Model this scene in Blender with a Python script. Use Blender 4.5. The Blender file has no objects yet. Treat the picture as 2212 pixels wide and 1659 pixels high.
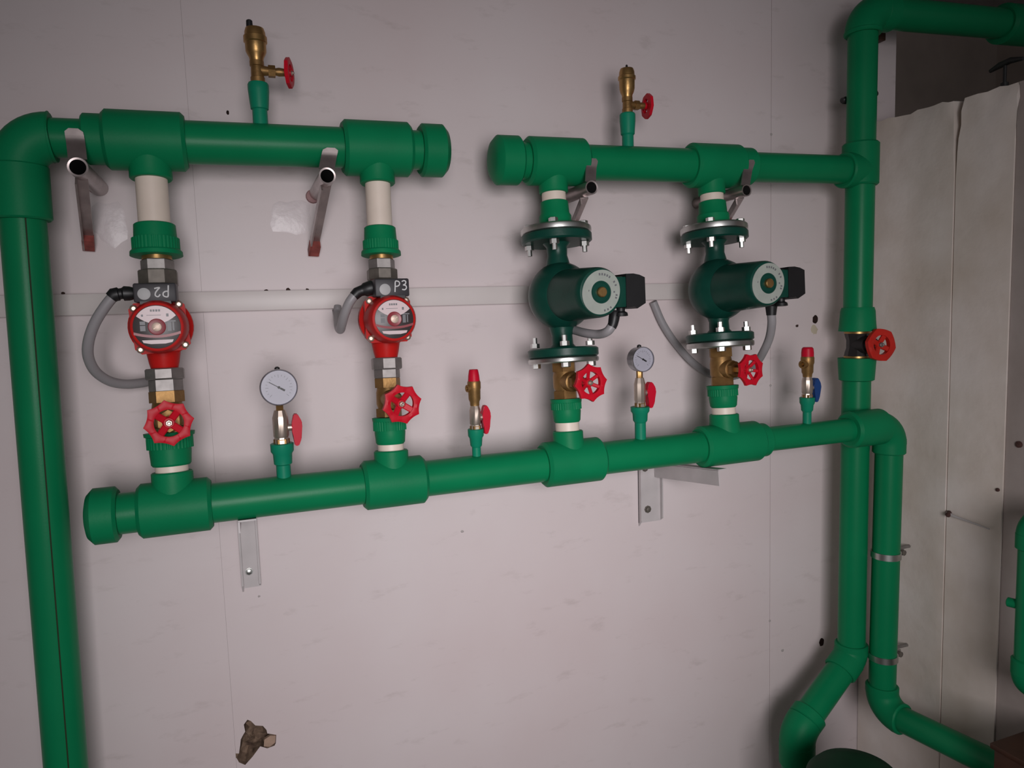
import bpy, bmesh, math, random
from mathutils import Vector, Matrix
from mathutils.geometry import delaunay_2d_cdt

random.seed(7)
S = bpy.context.scene
COL = S.collection
PI = math.pi

# ------------------------------------------------------------------ camera, world, light, exposure
F = 1550.0                                   # focal length in px of the 2212 x 1659 frame
YAW, PITCH, ROLL = (math.radians(a) for a in (20.594, 5.569, -1.847))
CAM = Vector((0.0, -1.5086, 1.5))            # the wall's face is the plane y = 0
_fwd = Vector((math.sin(YAW) * math.cos(PITCH), math.cos(YAW) * math.cos(PITCH), -math.sin(PITCH)))
_rt = Vector((math.cos(YAW), -math.sin(YAW), 0))
_up = _rt.cross(_fwd)
RT = _rt * math.cos(ROLL) + _up * math.sin(ROLL)
UP = -_rt * math.sin(ROLL) + _up * math.cos(ROLL)
FW = _fwd
cd = bpy.data.cameras.new('camera')
cd.sensor_width = 36.0
cd.lens = F * 36.0 / 2212.0
cd.clip_start = 0.02
cam = bpy.data.objects.new('camera', cd)
cam.matrix_world = Matrix((
    (RT.x, UP.x, -FW.x, CAM.x), (RT.y, UP.y, -FW.y, CAM.y), (RT.z, UP.z, -FW.z, CAM.z), (0, 0, 0, 1)))
COL.objects.link(cam)
S.camera = cam

world = bpy.data.worlds.new('world')
S.world = world
world.use_nodes = True
world.node_tree.nodes['Background'].inputs[0].default_value = (0.95, 0.97, 1.0, 1)
world.node_tree.nodes['Background'].inputs[1].default_value = 0.20


def area_light(name, loc, target, size, size_y, power, color, spread=180.0):
    ld = bpy.data.lights.new(name, 'AREA')
    ld.shape = 'RECTANGLE'
    ld.size, ld.size_y, ld.energy, ld.color = size, size_y, power, color
    ld.spread = math.radians(spread)
    o = bpy.data.objects.new(name, ld)
    o.location = loc
    o.rotation_euler = (Vector(target) - Vector(loc)).to_track_quat('-Z', 'Y').to_euler()
    COL.objects.link(o)
    return o


# a shaded work lamp behind the photographer, turned towards the middle of the wall
area_light('work_lamp', (0.04, -2.5, 1.46), (0.64, 0, 1.02), 0.85, 0.90, 6.7, (1.0, 0.955, 0.975), 72)
S.view_settings.view_transform = 'Standard'
S.view_settings.look = 'None'
S.view_settings.exposure = 0.18
S.view_settings.gamma = 1.0
S.view_settings.use_curve_mapping = False


# ------------------------------------------------------------------ measuring helpers (photo pixel -> place in the room)
def ray(px, py):
    return RT * ((px - 1106) / F) + UP * (-(py - 829.5) / F) + FW


def P(px, py, y):
    r = ray(px, py)
    return CAM + r * ((y - CAM.y) / r.y)


def PX(px, py, x):
    r = ray(px, py)
    return CAM + r * ((x - CAM.x) / r.x)


def depth(p):
    return (Vector(p) - CAM).dot(FW)


def mpp(p):
    return depth(p) / F


class Axis:
    """a straight pipe axis in space; finds its points by how far along they lie in the photo"""
    def __init__(self, a, b):
        self.a, self.b = Vector(a), Vector(b)
        self.d = (self.b - self.a).normalized()

    def _solve(self, v, k):
        n = v - FW * k
        return (CAM - self.a).dot(n) / self.d.dot(n)

    def tx(self, px):
        return self._solve(RT, (px - 1106) / F)

    def ty(self, py):
        return self._solve(-UP, (py - 829.5) / F)

    def at(self, t):
        return self.a + self.d * t

    def xx(self, px):
        return self.at(self.tx(px))

    def yy(self, py):
        return self.at(self.ty(py))


# ------------------------------------------------------------------ materials
def mat(name, base, rough=0.5, metal=0.0, var=0.08, scale=18.0, bump=0.0, bscale=60.0, base2=None, spec=0.5, detail=4.0, coat=0.0):
    m = bpy.data.materials.new(name)
    m.use_nodes = True
    nt = m.node_tree
    b = nt.nodes['Principled BSDF']
    tc = nt.nodes.new('ShaderNodeTexCoord')
    n = nt.nodes.new('ShaderNodeTexNoise')
    n.inputs['Scale'].default_value = scale
    n.inputs['Detail'].default_value = detail
    nt.links.new(tc.outputs['Object'], n.inputs['Vector'])
    r = nt.nodes.new('ShaderNodeValToRGB')
    r.color_ramp.elements[0].position = 0.3
    r.color_ramp.elements[1].position = 0.7
    c2 = base2 if base2 else tuple(min(1, c * (1 + var)) for c in base)
    c1 = base if base2 else tuple(c * (1 - var) for c in base)
    r.color_ramp.elements[0].color = (*c1, 1)
    r.color_ramp.elements[1].color = (*c2, 1)
    nt.links.new(n.outputs['Fac'], r.inputs['Fac'])
    nt.links.new(r.outputs['Color'], b.inputs['Base Color'])
    b.inputs['Roughness'].default_value = rough
    b.inputs['Metallic'].default_value = metal
    b.inputs['Specular IOR Level'].default_value = spec
    b.inputs['Coat Weight'].default_value = coat
    if bump:
        n2 = nt.nodes.new('ShaderNodeTexNoise')
        n2.inputs['Scale'].default_value = bscale
        n2.inputs['Detail'].default_value = 5
        nt.links.new(tc.outputs['Object'], n2.inputs['Vector'])
        bp = nt.nodes.new('ShaderNodeBump')
        bp.inputs['Strength'].default_value = bump
        bp.inputs['Distance'].default_value = 0.004
        nt.links.new(n2.outputs['Fac'], bp.inputs['Height'])
        nt.links.new(bp.outputs['Normal'], b.inputs['Normal'])
    return m


M = {}
M['green'] = mat('green_pipe_plastic', (0.004, 0.198, 0.076), 0.34, var=0.06, scale=9, bump=0.03, bscale=300, spec=0.15)
M['green2'] = mat('teal_green_plastic', (0.006, 0.225, 0.125), 0.42, var=0.06, scale=14, spec=0.2)
M['greenfit'] = mat('green_fitting_plastic', (0.004, 0.200, 0.078), 0.46, var=0.07, scale=11, bump=0.05, bscale=260, spec=0.12)
M['stripe'] = mat('pipe_stripe_ink', (0.02, 0.035, 0.012), 0.5)
M['white_pipe'] = mat('white_pipe_plastic', (0.80, 0.68, 0.585), 0.45, var=0.05)
M['pumpgreen'] = mat('dark_green_enamel', (0.005, 0.052, 0.036), 0.36, var=0.12, scale=30, bump=0.05, bscale=180, spec=0.25)
M['red'] = mat('red_enamel', (0.50, 0.014, 0.012), 0.40, var=0.1, scale=25, bump=0.04, bscale=200, spec=0.11)
M['wheel'] = mat('red_handwheel_paint', (0.55, 0.006, 0.020), 0.40, var=0.08, spec=0.2)
M['wheel2'] = mat('orange_red_handwheel_paint', (0.52, 0.022, 0.014), 0.42, var=0.1, spec=0.2)
M['lever'] = mat('red_lever_plastic', (0.55, 0.005, 0.026), 0.42, var=0.05, spec=0.2)
M['blue'] = mat('blue_lever_plastic', (0.008, 0.05, 0.20), 0.4, var=0.05)
M['brass'] = mat('yellow_brass', (0.42, 0.25, 0.095), 0.36, 0.85, var=0.15, scale=40, bump=0.06, bscale=160)
M['darkbrass'] = mat('dull_cast_brass', (0.30, 0.17, 0.06), 0.45, 0.7, var=0.2, scale=50, bump=0.1, bscale=140)
M['nickel'] = mat('nickel_plated_brass', (0.56, 0.47, 0.40), 0.40, 0.85, var=0.1, scale=40)
M['castiron'] = mat('grey_cast_iron_nut', (0.30, 0.28, 0.27), 0.50, 0.75, var=0.15, scale=60)
M['darkiron'] = mat('dull_dark_iron_nut', (0.17, 0.15, 0.13), 0.5, 0.5, var=0.2, scale=60)
M['steel'] = mat('bright_zinc_steel', (0.54, 0.54, 0.52), 0.34, 1.0, var=0.08, scale=40)
M['galv'] = mat('galvanised_bracket_steel', (0.46, 0.43, 0.42), 0.42, 0.55, var=0.08, scale=40)
M['tube'] = mat('bare_steel_tube', (0.40, 0.34, 0.33), 0.34, 0.8, var=0.2, scale=30)
M['painted'] = mat('overpainted_bracket_metal', (0.52, 0.48, 0.48), 0.5, var=0.08, scale=20)
M['rust'] = mat('rusted_primer_red', (0.28, 0.06, 0.05), 0.6, var=0.3, scale=60, bump=0.2)
M['darkrust'] = mat('dark_brown_rust', (0.075, 0.032, 0.026), 0.8, var=0.3, scale=80)
M['bore'] = mat('tube_bore_painted_shade', (0.008, 0.007, 0.007), 0.9)  # near-black colour paints in the shade inside the bracket tubes
M['vessel'] = mat('deep_green_vessel_paint', (0.003, 0.035, 0.014), 0.6, var=0.2, spec=0.15)
M['plug'] = mat('dull_tan_plug', (0.55, 0.42, 0.34), 0.45, 0.35)
M['crack'] = mat('brown_crack_core', (0.16, 0.11, 0.08), 0.9)
M['primer'] = mat('pink_primer_smear', (0.36, 0.19, 0.19), 0.6, var=0.2, scale=60)
M['black'] = mat('black_plastic', (0.010, 0.010, 0.011), 0.45, var=0.2)
M['charcoal'] = mat('charcoal_plastic_box', (0.030, 0.027, 0.032), 0.5, var=0.15)
M['hose'] = mat('grey_plastic_hose', (0.30, 0.285, 0.295), 0.42, var=0.05)
M['disc'] = mat('light_grey_sticker', (0.40, 0.40, 0.40), 0.5, var=0.03)
M['chalk'] = mat('white_paint_marker', (0.62, 0.62, 0.62), 0.7, var=0.1, scale=200)
M['plate_dark'] = mat('nameplate_dark_print', (0.035, 0.025, 0.025), 0.35, var=0.1)
M['plate_white'] = mat('nameplate_white_print', (0.66, 0.52, 0.53), 0.35, var=0.05)
M['plate_red'] = mat('nameplate_red_print', (0.26, 0.02, 0.03), 0.35, var=0.05)
M['plate_grey'] = mat('nameplate_grey_print', (0.15, 0.15, 0.16), 0.4, var=0.05)
M['ringlabel'] = mat('pale_ring_label', (0.36, 0.39, 0.35), 0.4, var=0.06, scale=60)
M['dial'] = mat('gauge_dial_card', (0.40, 0.39, 0.45), 0.4, var=0.04)
M['chrome'] = mat('gauge_bezel_chrome', (0.42, 0.42, 0.44), 0.34, 1.0, var=0.03)
M['blackiron'] = mat('black_iron_valve', (0.012, 0.010, 0.010), 0.5, var=0.2, bump=0.1)
M['wall'] = mat('painted_wall_panel', (0.67, 0.57, 0.572), 0.45, var=0.05, scale=2.2, bump=0.10, bscale=26,
                base2=(0.71, 0.635, 0.64), spec=0.35)
_nt = M['wall'].node_tree
_b = _nt.nodes['Principled BSDF']
_src = _b.inputs['Base Color'].links[0].from_socket
_tc = [n for n in _nt.nodes if n.type == 'TEX_COORD'][0]
_mp = _nt.nodes.new('ShaderNodeMapping')
_mp.inputs['Rotation'].default_value = (0, 0.5, 0)
_mp.inputs['Scale'].default_value = (9, 9, 26)
_n = _nt.nodes.new('ShaderNodeTexNoise')
_n.inputs['Scale'].default_value = 1.0
_n.inputs['Detail'].default_value = 7
_n.inputs['Roughness'].default_value = 0.65
_r = _nt.nodes.new('ShaderNodeValToRGB')
_r.color_ramp.elements[0].position, _r.color_ramp.elements[1].position = 0.30, 0.42
_r.color_ramp.elements[0].color = (0.86, 0.85, 0.84, 1)
_mx = _nt.nodes.new('ShaderNodeMixRGB')
_mx.blend_type = 'MULTIPLY'
_mx.inputs[0].default_value = 0.8
_nt.links.new(_tc.outputs['Object'], _mp.inputs['Vector'])
_nt.links.new(_mp.outputs['Vector'], _n.inputs['Vector'])
_nt.links.new(_n.outputs['Fac'], _r.inputs['Fac'])
_nt.links.new(_src, _mx.inputs[1])
_nt.links.new(_r.outputs['Color'], _mx.inputs[2])
_nt.links.new(_mx.outputs['Color'], _b.inputs['Base Color'])
M['wallpatch'] = mat('glossy_paint_smear', (0.70, 0.62, 0.63), 0.34, var=0.05, scale=20, bump=0.30, bscale=40)
M['plaster'] = mat('rough_lime_plaster', (0.68, 0.58, 0.50), 0.8, scale=5, bump=1.0, bscale=11, base2=(0.88, 0.80, 0.755), detail=7)
M['shaded_plaster'] = mat('plaster_with_painted_shade', (0.36, 0.30, 0.275), 0.8, scale=6, bump=0.3, bscale=30, base2=(0.45, 0.39, 0.37))  # darker grey-brown stands in for the shade on the wall's end panel
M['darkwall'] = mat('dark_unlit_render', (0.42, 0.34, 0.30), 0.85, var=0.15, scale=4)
M['seam'] = mat('panel_joint_backing', (0.42, 0.38, 0.37), 0.8)
M['ceiling'] = mat('ceiling_board', (0.30, 0.27, 0.26), 0.8)
M['floor'] = mat('concrete_floor', (0.30, 0.28, 0.26), 0.8, var=0.15, scale=6, bump=0.2)
M['cavity'] = mat('broken_plaster_cavity', (0.060, 0.034, 0.022), 0.9, scale=55, bump=0.4, bscale=90, base2=(0.26, 0.175, 0.12))
M['shard'] = mat('broken_plaster_shard', (0.40, 0.27, 0.20), 0.85, var=0.15, scale=60)
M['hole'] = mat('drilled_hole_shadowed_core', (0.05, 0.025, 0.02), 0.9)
M['filler'] = mat('beige_wall_filler', (0.50, 0.43, 0.33), 0.8, var=0.1)
M['brown'] = mat('brown_varnished_board', (0.055, 0.019, 0.008), 0.6, var=0.2, scale=20)
M['trunk'] = mat('painted_trunking', (0.66, 0.60, 0.585), 0.42, var=0.03, scale=10)


# ------------------------------------------------------------------ scene-graph helpers
def root_loc(o):
    while o.parent:
        o = o.parent
    return o.location.copy()


def finish(bm, sharp=32):
    bmesh.ops.recalc_face_normals(bm, faces=bm.faces[:])
    lim = math.radians(sharp)
    for f in bm.faces:
        f.smooth = True
    for e in bm.edges:
        if len(e.link_faces) == 2:
            e.smooth = e.calc_face_angle(0.0) < lim
        else:
            e.smooth = True


def thing(name, label, cat, loc, group=None, kind=None):
    o = bpy.data.objects.new(name, None)
    o.empty_display_size = 0.02
    o.location = loc
    o['label'] = label
    o['category'] = cat
    if group:
        o['group'] = group
    COL.objects.link(o)
    return o


def part(name, bm, m, parent=None, label=None, sharp=32):
    finish(bm, sharp)
    off = root_loc(parent) if parent else Vector((0, 0, 0))
    for v in bm.verts:
        v.co -= off
    me = bpy.data.meshes.new(name)
    bm.to_mesh(me)
    bm.free()
    me.materials.append(M[m])
    o = bpy.data.objects.new(name, me)
    COL.objects.link(o)
    if parent:
        o.parent = parent
    if label:
        o['label'] = label
    return o


def single(name, bm, m, label, cat, loc, group=None, sharp=32):
    """a thing that is one mesh, with its origin at loc"""
    finish(bm, sharp)
    loc = Vector(loc)
    for v in bm.verts:
        v.co -= loc
    me = bpy.data.meshes.new(name)
    bm.to_mesh(me)
    bm.free()
    me.materials.append(M[m])
    o = bpy.data.objects.new(name, me)
    o.location = loc
    o['label'] = label
    o['category'] = cat
    if group:
        o['group'] = group
    COL.objects.link(o)
    return o


def structure(name, bm, m, parent=None):
    o = part(name, bm, m, parent)
    if not parent:
        o['kind'] = 'structure'
    return o


# ------------------------------------------------------------------ mesh helpers
def frame(d, ref=None):
    d = Vector(d).normalized()
    if ref is None:
        ref = Vector((0, -1, 0)) if abs(d.y) < 0.9 else Vector((0, 0, 1))
    u = (Vector(ref) - d * d.dot(Vector(ref))).normalized()
    return u, d.cross(u)


def lathe(bm, o, d, prof, seg=36, ref=None, cap=True, phase=0.0):
    """turn (t, r) pairs about the axis o + t d"""
    o, d = Vector(o), Vector(d).normalized()
    u, w = frame(d, ref)
    rings = []
    for t, r in prof:
        c = o + d * t
        if r < 1e-6:
            rings.append([bm.verts.new(c)])
        else:
            rings.append([bm.verts.new(c + (u * math.cos(a) + w * math.sin(a)) * r)
                          for a in (phase + 2 * PI * i / seg for i in range(seg))])
    for A, B in zip(rings, rings[1:]):
        if len(A) == 1 and len(B) == 1:
            continue
        for i in range(seg):
            j = (i + 1) % seg
            if len(A) == 1:
                bm.faces.new((A[0], B[j], B[i]))
            elif len(B) == 1:
                bm.faces.new((A[i], A[j], B[0]))
            else:
                bm.faces.new((A[i], A[j], B[j], B[i]))
    if cap:
        if len(rings[0]) > 1:
            bm.faces.new(rings[0][::-1])
        if len(rings[-1]) > 1:
            bm.faces.new(rings[-1])
    return bm


def ribbed(bm, o, d, t0, t1, r, depth_, n, ref=None):
    """a grip ring with n flutes"""
    o, d = Vector(o), Vector(d).normalized()
    u, w = frame(d, ref)
    N = n * 4
    R = [r, r, r - depth_, r - depth_]
    A, B = [], []
    for i in range(N):
        a = 2 * PI * i / N
        v = (u * math.cos(a) + w * math.sin(a)) * R[i % 4]
        A.append(bm.verts.new(o + d * t0 + v))
        B.append(bm.verts.new(o + d * t1 + v))
    for i in range(N):
        j = (i + 1) % N
        bm.faces.new((A[i], A[j], B[j], B[i]))
    bm.faces.new(A[::-1])
    bm.faces.new(B)
    return bm


def spline(pts, n=8):
    pts = [Vector(p) for p in pts]
    ext = [pts[0] * 2 - pts[1]] + pts + [pts[-1] * 2 - pts[-2]]
    out = []
    for i in range(1, len(ext) - 2):
        a, b, c, e = ext[i - 1:i + 3]
        for k in range(n):
            t = k / n
            out.append(0.5 * ((2 * b) + (c - a) * t + (2 * a - 5 * b + 4 * c - e) * t * t + (-a + 3 * b - 3 * c + e) * t ** 3))
    out.append(pts[-1])
    return out


def sweep(bm, pts, r, seg=18, cap=True, closed=False, ref=None, flat=None):
    pts = [Vector(p) for p in pts]
    n = len(pts)
    rs = r if isinstance(r, (list, tuple)) else [r] * n
    tang = []
    for i in range(n):
        if closed:
            t = pts[(i + 1) % n] - pts[i - 1]
        else:
            t = pts[min(i + 1, n - 1)] - pts[max(i - 1, 0)]
        tang.append(t.normalized())
    u, w = frame(tang[0], ref)
    rings = []
    for i in range(n):
        u = (u - tang[i] * u.dot(tang[i])).normalized()
        w = tang[i].cross(u)
        k = flat if flat else 1.0
        rings.append([bm.verts.new(pts[i] + (u * math.cos(a) * k + w * math.sin(a)) * rs[i])
                      for a in (2 * PI * j / seg for j in range(seg))])
    pairs = list(zip(rings, rings[1:])) + ([(rings[-1], rings[0])] if closed else [])
    for A, B in pairs:
        for i in range(seg):
            j = (i + 1) % seg
            bm.faces.new((A[i], A[j], B[j], B[i]))
    if cap and not closed:
        bm.faces.new(rings[0][::-1])
        bm.faces.new(rings[-1])
    return bm


def box(bm, c, size, ax=None, bevel=0.0, seg=2):
    """a box about c, its axes the columns of ax (default the world's)"""
    ax = ax or (Vector((1, 0, 0)), Vector((0, 1, 0)), Vector((0, 0, 1)))
    m = Matrix.Identity(4)
    for i in range(3):
        v = Vector(ax[i]).normalized() * size[i]
        m[0][i], m[1][i], m[2][i] = v
    m.translation = Vector(c)
    g = bmesh.ops.create_cube(bm, size=1.0, matrix=m)
    if bevel:
        es = list({e for v in g['verts'] for e in v.link_edges})
        bmesh.ops.bevel(bm, geom=es, offset=bevel, segments=seg, profile=0.5, affect='EDGES')
    return bm


def prism(bm, poly, d):
    """extrude a closed outline of points by the vector d"""
    d = Vector(d)
    A = [bm.verts.new(p) for p in poly]
    B = [bm.verts.new(Vector(p) + d) for p in poly]
    n = len(A)
    for i in range(n):
        bm.faces.new((A[i], A[(i + 1) % n], B[(i + 1) % n], B[i]))
    bm.faces.new(A[::-1])
    bm.faces.new(B)
    return bm


def arc(c, a, b, r, ang, n=10):
    """points c + r(a sin - ...) turning from direction a towards b about centre c"""
    return [Vector(c) + (Vector(a) * math.cos(ang * i / n) + Vector(b) * math.sin(ang * i / n)) * r for i in range(n + 1)]


def bend(bm, corner, d_in, d_out, r_pipe, r_bend, n=10, seg=36):
    """a swept bend at a corner: comes in along d_in, leaves along d_out"""
    d_in, d_out = Vector(d_in).normalized(), Vector(d_out).normalized()
    ang = d_in.angle(d_out)
    tl = r_bend * math.tan(ang / 2)
    start = Vector(corner) - d_in * tl
    nrm = (d_out - d_in * d_in.dot(d_out)).normalized()
    c = start + nrm * r_bend
    pts = arc(c, -nrm, d_in, r_bend, ang, n)
    sweep(bm, pts, r_pipe, seg=seg)
    return pts[0], pts[-1]


def B():
    return bmesh.new()


# ------------------------------------------------------------------ the room
YU, YL = -0.125, -0.180          # axes of the upper and the lower manifolds in front of the wall
XR = 1.603                       # face of the right-hand wall
XE = 1.705                       # where the back wall ends above it
ZC = 2.75
seam_a = P(485, 1300, 0).x
seam_b = P(1664, 900, 0).x


def px_loop(pts):
    return [(P(x, y, 0).x, P(x, y, 0).z) for x, y in pts]


chip = [(880, 570), (960, 600), (1060, 700), (1230, 710), (1310, 800), (1330, 880), (1530, 910), (1520, 1100), (1490, 1155),
        (1330, 1215), (1170, 1170), (1000, 1400), (830, 1590), (690, 1530), (640, 1440), (510, 1370), (560, 1330),
        (690, 1330), (720, 1130), (730, 1020), (780, 920), (830, 840), (800, 680)]
chip = px_loop([(450 + x / 10.43, 1500 + y / 10.43) for x, y in chip])


def round_hole(px, py, rx, ry, n=14):
    c = P(px, py, 0)
    k = mpp(c)
    return [(c.x + rx * k * math.cos(2 * PI * i / n) * random.uniform(0.85, 1.1),
             c.z + ry * k * math.sin(2 * PI * i / n) * random.uniform(0.85, 1.1)) for i in range(n)]


hole_a = round_hole(1761, 690, 8, 10)
hole_b = round_hole(1775, 1387, 7, 10)
hole_c = round_hole(492, 243, 3, 5, 9)
hole_d = round_hole(1661, 290, 4, 4, 9)
hole_e = round_hole(1661, 833, 4, 4, 9)


def panel(x0, x1, holes):
    """a wall board standing on the floor, cut out round its holes"""
    bm = B()
    pts = [Vector(p) for p in ((x0, 0), (x1, 0), (x1, ZC), (x0, ZC))]
    edges = [(0, 1), (1, 2), (2, 3), (3, 0)]
    for h in holes:
        k = len(pts)
        pts += [Vector(p) for p in h]
        edges += [(k + i, k + (i + 1) % len(h)) for i in range(len(h))]
    co, ed, fa, *_ = delaunay_2d_cdt(pts, edges, [], 1, 1e-6)

    def inside(p, h):
        r = False
        for i in range(len(h)):
            a, b = h[i], h[i - 1]
            if (a[1] > p[1]) != (b[1] > p[1]) and p[0] < (b[0] - a[0]) * (p[1] - a[1]) / (b[1] - a[1]) + a[0]:
                r = not r
        return r
    vs = [bm.verts.new((c.x, 0, c.y)) for c in co]
    for f in fa:
        m = sum((co[i] for i in f), Vector((0, 0))) / len(f)
        if not any(inside(m, h) for h in holes):
            bm.faces.new([vs[i] for i in f])
    # edges of the board, 40 mm deep
    for (ax, az), (bx, bz) in (((x0, 0), (x0, ZC)), ((x1, 0), (x1, ZC))):
        q = [bm.verts.new(p) for p in ((ax, 0, az), (bx, 0, bz), (bx, 0.04, bz), (ax, 0.04, az))]
        bm.faces.new(q)
    return bm


bm = B()
box(bm, ((-1.6 + XE) / 2, 0.095, ZC / 2), (XE + 1.6, 0.11, ZC))
wall_back = structure('wall_back', bm, 'seam')
for x0, x1, hs in ((-1.6, seam_a - 0.0002, [hole_c] if hole_c[0][0] < seam_a else []),
                   (seam_a + 0.0002, seam_b - 0.0006, [chip] + ([] if hole_c[0][0] < seam_a else [hole_c])),
                   (seam_b + 0.0006, XE, [hole_a, hole_b])):
    part('wall_panel', panel(x0, x1, hs), 'wall', wall_back)

for x, w in ((seam_a, 0.004), (seam_b, 0.006)):
    bm = B()
    box(bm, (x, 0.0035, ZC / 2), (w, 0.004, ZC))
    part('joint_filler', bm, 'seam', wall_back)


def cavity(outline, depth_, m, name, inner=40, label=None):
    bm = B()
    pts = [Vector(p) for p in outline]
    n = len(pts)
    c = sum(pts, Vector((0, 0))) / n
    xs, zs = [p.x for p in pts], [p.y for p in pts]
    allp = list(pts)
    for k in (0.75, 0.45, 0.15):
        allp += [c + (p - c) * k + Vector((random.uniform(-1, 1), random.uniform(-1, 1))) * 0.0006 for p in pts]
    edges = [(i, (i + 1) % n) for i in range(n)]
    co, ed, fa, *_ = delaunay_2d_cdt(allp, edges, [], 1, 1e-6)
    vs = []
    for p in co:
        on = min((p - q).length for q in pts) < 1e-5
        d = 0.0005 if on else depth_ * random.uniform(0.55, 1.0)
        vs.append(bm.verts.new((p.x, d, p.y)))
    for f in fa:
        bm.faces.new([vs[i] for i in f])
    return part(name, bm, m, wall_back, label, sharp=20)


cavity(chip, 0.026, 'cavity', 'broken_plaster_hole', label='chipped brown hole broken through the wall')
cavity(hole_a, 0.035, 'hole', 'drill_hole', label='dark drilled hole')
cavity(hole_b, 0.035, 'hole', 'drill_hole', label='dark drilled hole')
cavity(hole_c, 0.008, 'hole', 'nail_hole')


def blob(px, py, rx, ry, thick, m, name, n=18, jag=0.2):
    c = P(px, py, 0)
    k = mpp(c)
    bm = B()
    out = []
    for i in range(n):
        a = 2 * PI * i / n
        s = random.uniform(1 - jag, 1 + jag)
        out.append(Vector((c.x + rx * k * math.cos(a) * s, 0, c.z + ry * k * math.sin(a) * s)))
    outer = [bm.verts.new(p) for p in out]
    inner = [bm.verts.new((c.x + (p.x - c.x) * 0.8, -thick, c.z + (p.z - c.z) * 0.8)) for p in out]
    for i in range(n):
        j = (i + 1) % n
        bm.faces.new((outer[i], outer[j], inner[j], inner[i]))
    bm.faces.new(inner)
    return part(name, bm, m, wall_back, sharp=60)


blob(1759, 712, 9, 10, 0.0006, 'filler', 'filler_patch')
blob(235, 480, 38, 48, 0.0012, 'wallpatch', 'paint_smear')
blob(630, 470, 45, 40, 0.0012, 'wallpatch', 'paint_smear')
for x, y, r in ((575, 628, 4), (622, 626, 5), (664, 626, 4), (136, 634, 4), (998, 1148, 4), (1722, 704, 4), (1690, 1405, 4), (560, 1288, 3)):
    blob(x, y, r, r * 0.8, 0.0006, 'hole' if y < 1000 else 'seam', 'dirt_speck', 9)
bm = B()
s1, s2 = P(572, 1560, 0), P(592, 1610, 0)
c = P(580, 1599, 0)
prism(bm, [Vector((c.x + dx * 0.0009, -0.004, c.z + dz * 0.0009)) for dx, dz in
           ((-11, -10), (2, -14), (14, -7), (16, 9), (4, 12), (-9, 6))], (0, 0.008, 0))
part('plaster_shard', bm, 'shard', wall_back)

# right-hand wall: a plastered partition with a ragged top, in three pieces with open joints between them
ytop = [(1872, 266), (1895, 261), (1925, 253), (1958, 244), (1985, 236), (2005, 231), (2030, 222), (2062, 213), (2086, 210),
        (2094, 213), (2100, 206), (2125, 197), (2160, 184), (2190, 175), (2230, 168), (2330, 150)]
edge = []
for x, y in ytop:
    p = PX(x, y, XR)
    edge.append((p.y, p.z))
edge[0] = (-0.002, edge[0][1])
edge.append((-1.95, edge[-1][1] + 0.02))
ya = PX(2048, 900, XR).y
yb = PX(2156, 1300, XR).y


def ztop(y):
    for (y0, z0), (y1, z1) in zip(edge, edge[1:]):
        if y1 <= y <= y0:
            return z0 + (z1 - z0) * (y - y0) / (y1 - y0)
    return edge[-1][1]


def slab(y0, y1, x0, thick, rag0=0.0, rag1=0.0):
    bm = B()
    n = max(4, int((y0 - y1) / 0.02))
    ys = [y0 + (y1 - y0) * i / n for i in range(n + 1)]
    top = [(y, ztop(y) + random.uniform(-0.004, 0.003)) for y in ys]
    rows = []
    zs = [0, 0.5, 1.0, 1.3, 1.6]
    for i_, (y, zt) in enumerate(top):
        rag = -rag0 if i_ == 0 else (rag1 if i_ == n else 0.0)
        col = [bm.verts.new((x0, y, z)) for z in zs]
        for k in range(1, 13):
            z = 1.6 + (zt - 1.6) * k / 12
            near_top = max(0, 1 - (zt - z) / 0.17)
            col.append(bm.verts.new((x0 + random.uniform(-0.005, 0.006) * near_top + 0.008 * near_top ** 3,
                                     y + rag * near_top * random.uniform(0.6, 1.2), z)))
        col.append(bm.verts.new((x0 + thick, y, zt + 0.002)))
        col.append(bm.verts.new((x0 + thick, y, 0)))
        rows.append(col)
    for a, b in zip(rows, rows[1:]):
        for k in range(len(a) - 1):
            bm.faces.new((a[k], a[k + 1], b[k + 1], b[k]))
    bm.faces.new(rows[0])
    bm.faces.new(rows[-1][::-1])
    return bm


bm = B()
y_end = edge[-1][0]
box(bm, (XR + 0.075, y_end / 2, 0.9), (0.05, -y_end, 1.8))
wall_right = structure('wall_right', bm, 'crack')
part('plaster_panel', slab(-0.002, ya + 0.0016, XR, 0.10, 0, 0.012), 'plaster', wall_right)
part('plaster_panel', slab(ya - 0.0016, yb + 0.0006, XR + 0.002, 0.098, 0.010, 0), 'plaster', wall_right)
part('plaster_panel', slab(yb - 0.0006, y_end, XR + 0.006, 0.094), 'shaded_plaster', wall_right, 'end panel with shade painted into its colour')

# the dark space that shows over the partition, and the rest of the shell
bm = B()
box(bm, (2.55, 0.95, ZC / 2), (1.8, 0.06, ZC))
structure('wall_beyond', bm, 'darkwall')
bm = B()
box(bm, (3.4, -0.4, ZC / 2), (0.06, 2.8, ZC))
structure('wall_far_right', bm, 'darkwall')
bm = B()
box(bm, (0.9, -0.9, ZC + 0.03), (5.2, 3.9, 0.06))
structure('ceiling', bm, 'ceiling')
bm = B()
box(bm, (0.9, -0.9, -0.03), (5.2, 3.9, 0.06))
structure('floor', bm, 'floor')
bm = B()
box(bm, (-1.63, -1.4, ZC / 2), (0.06, 2.8, ZC))
structure('wall_left', bm, 'wall')

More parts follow.
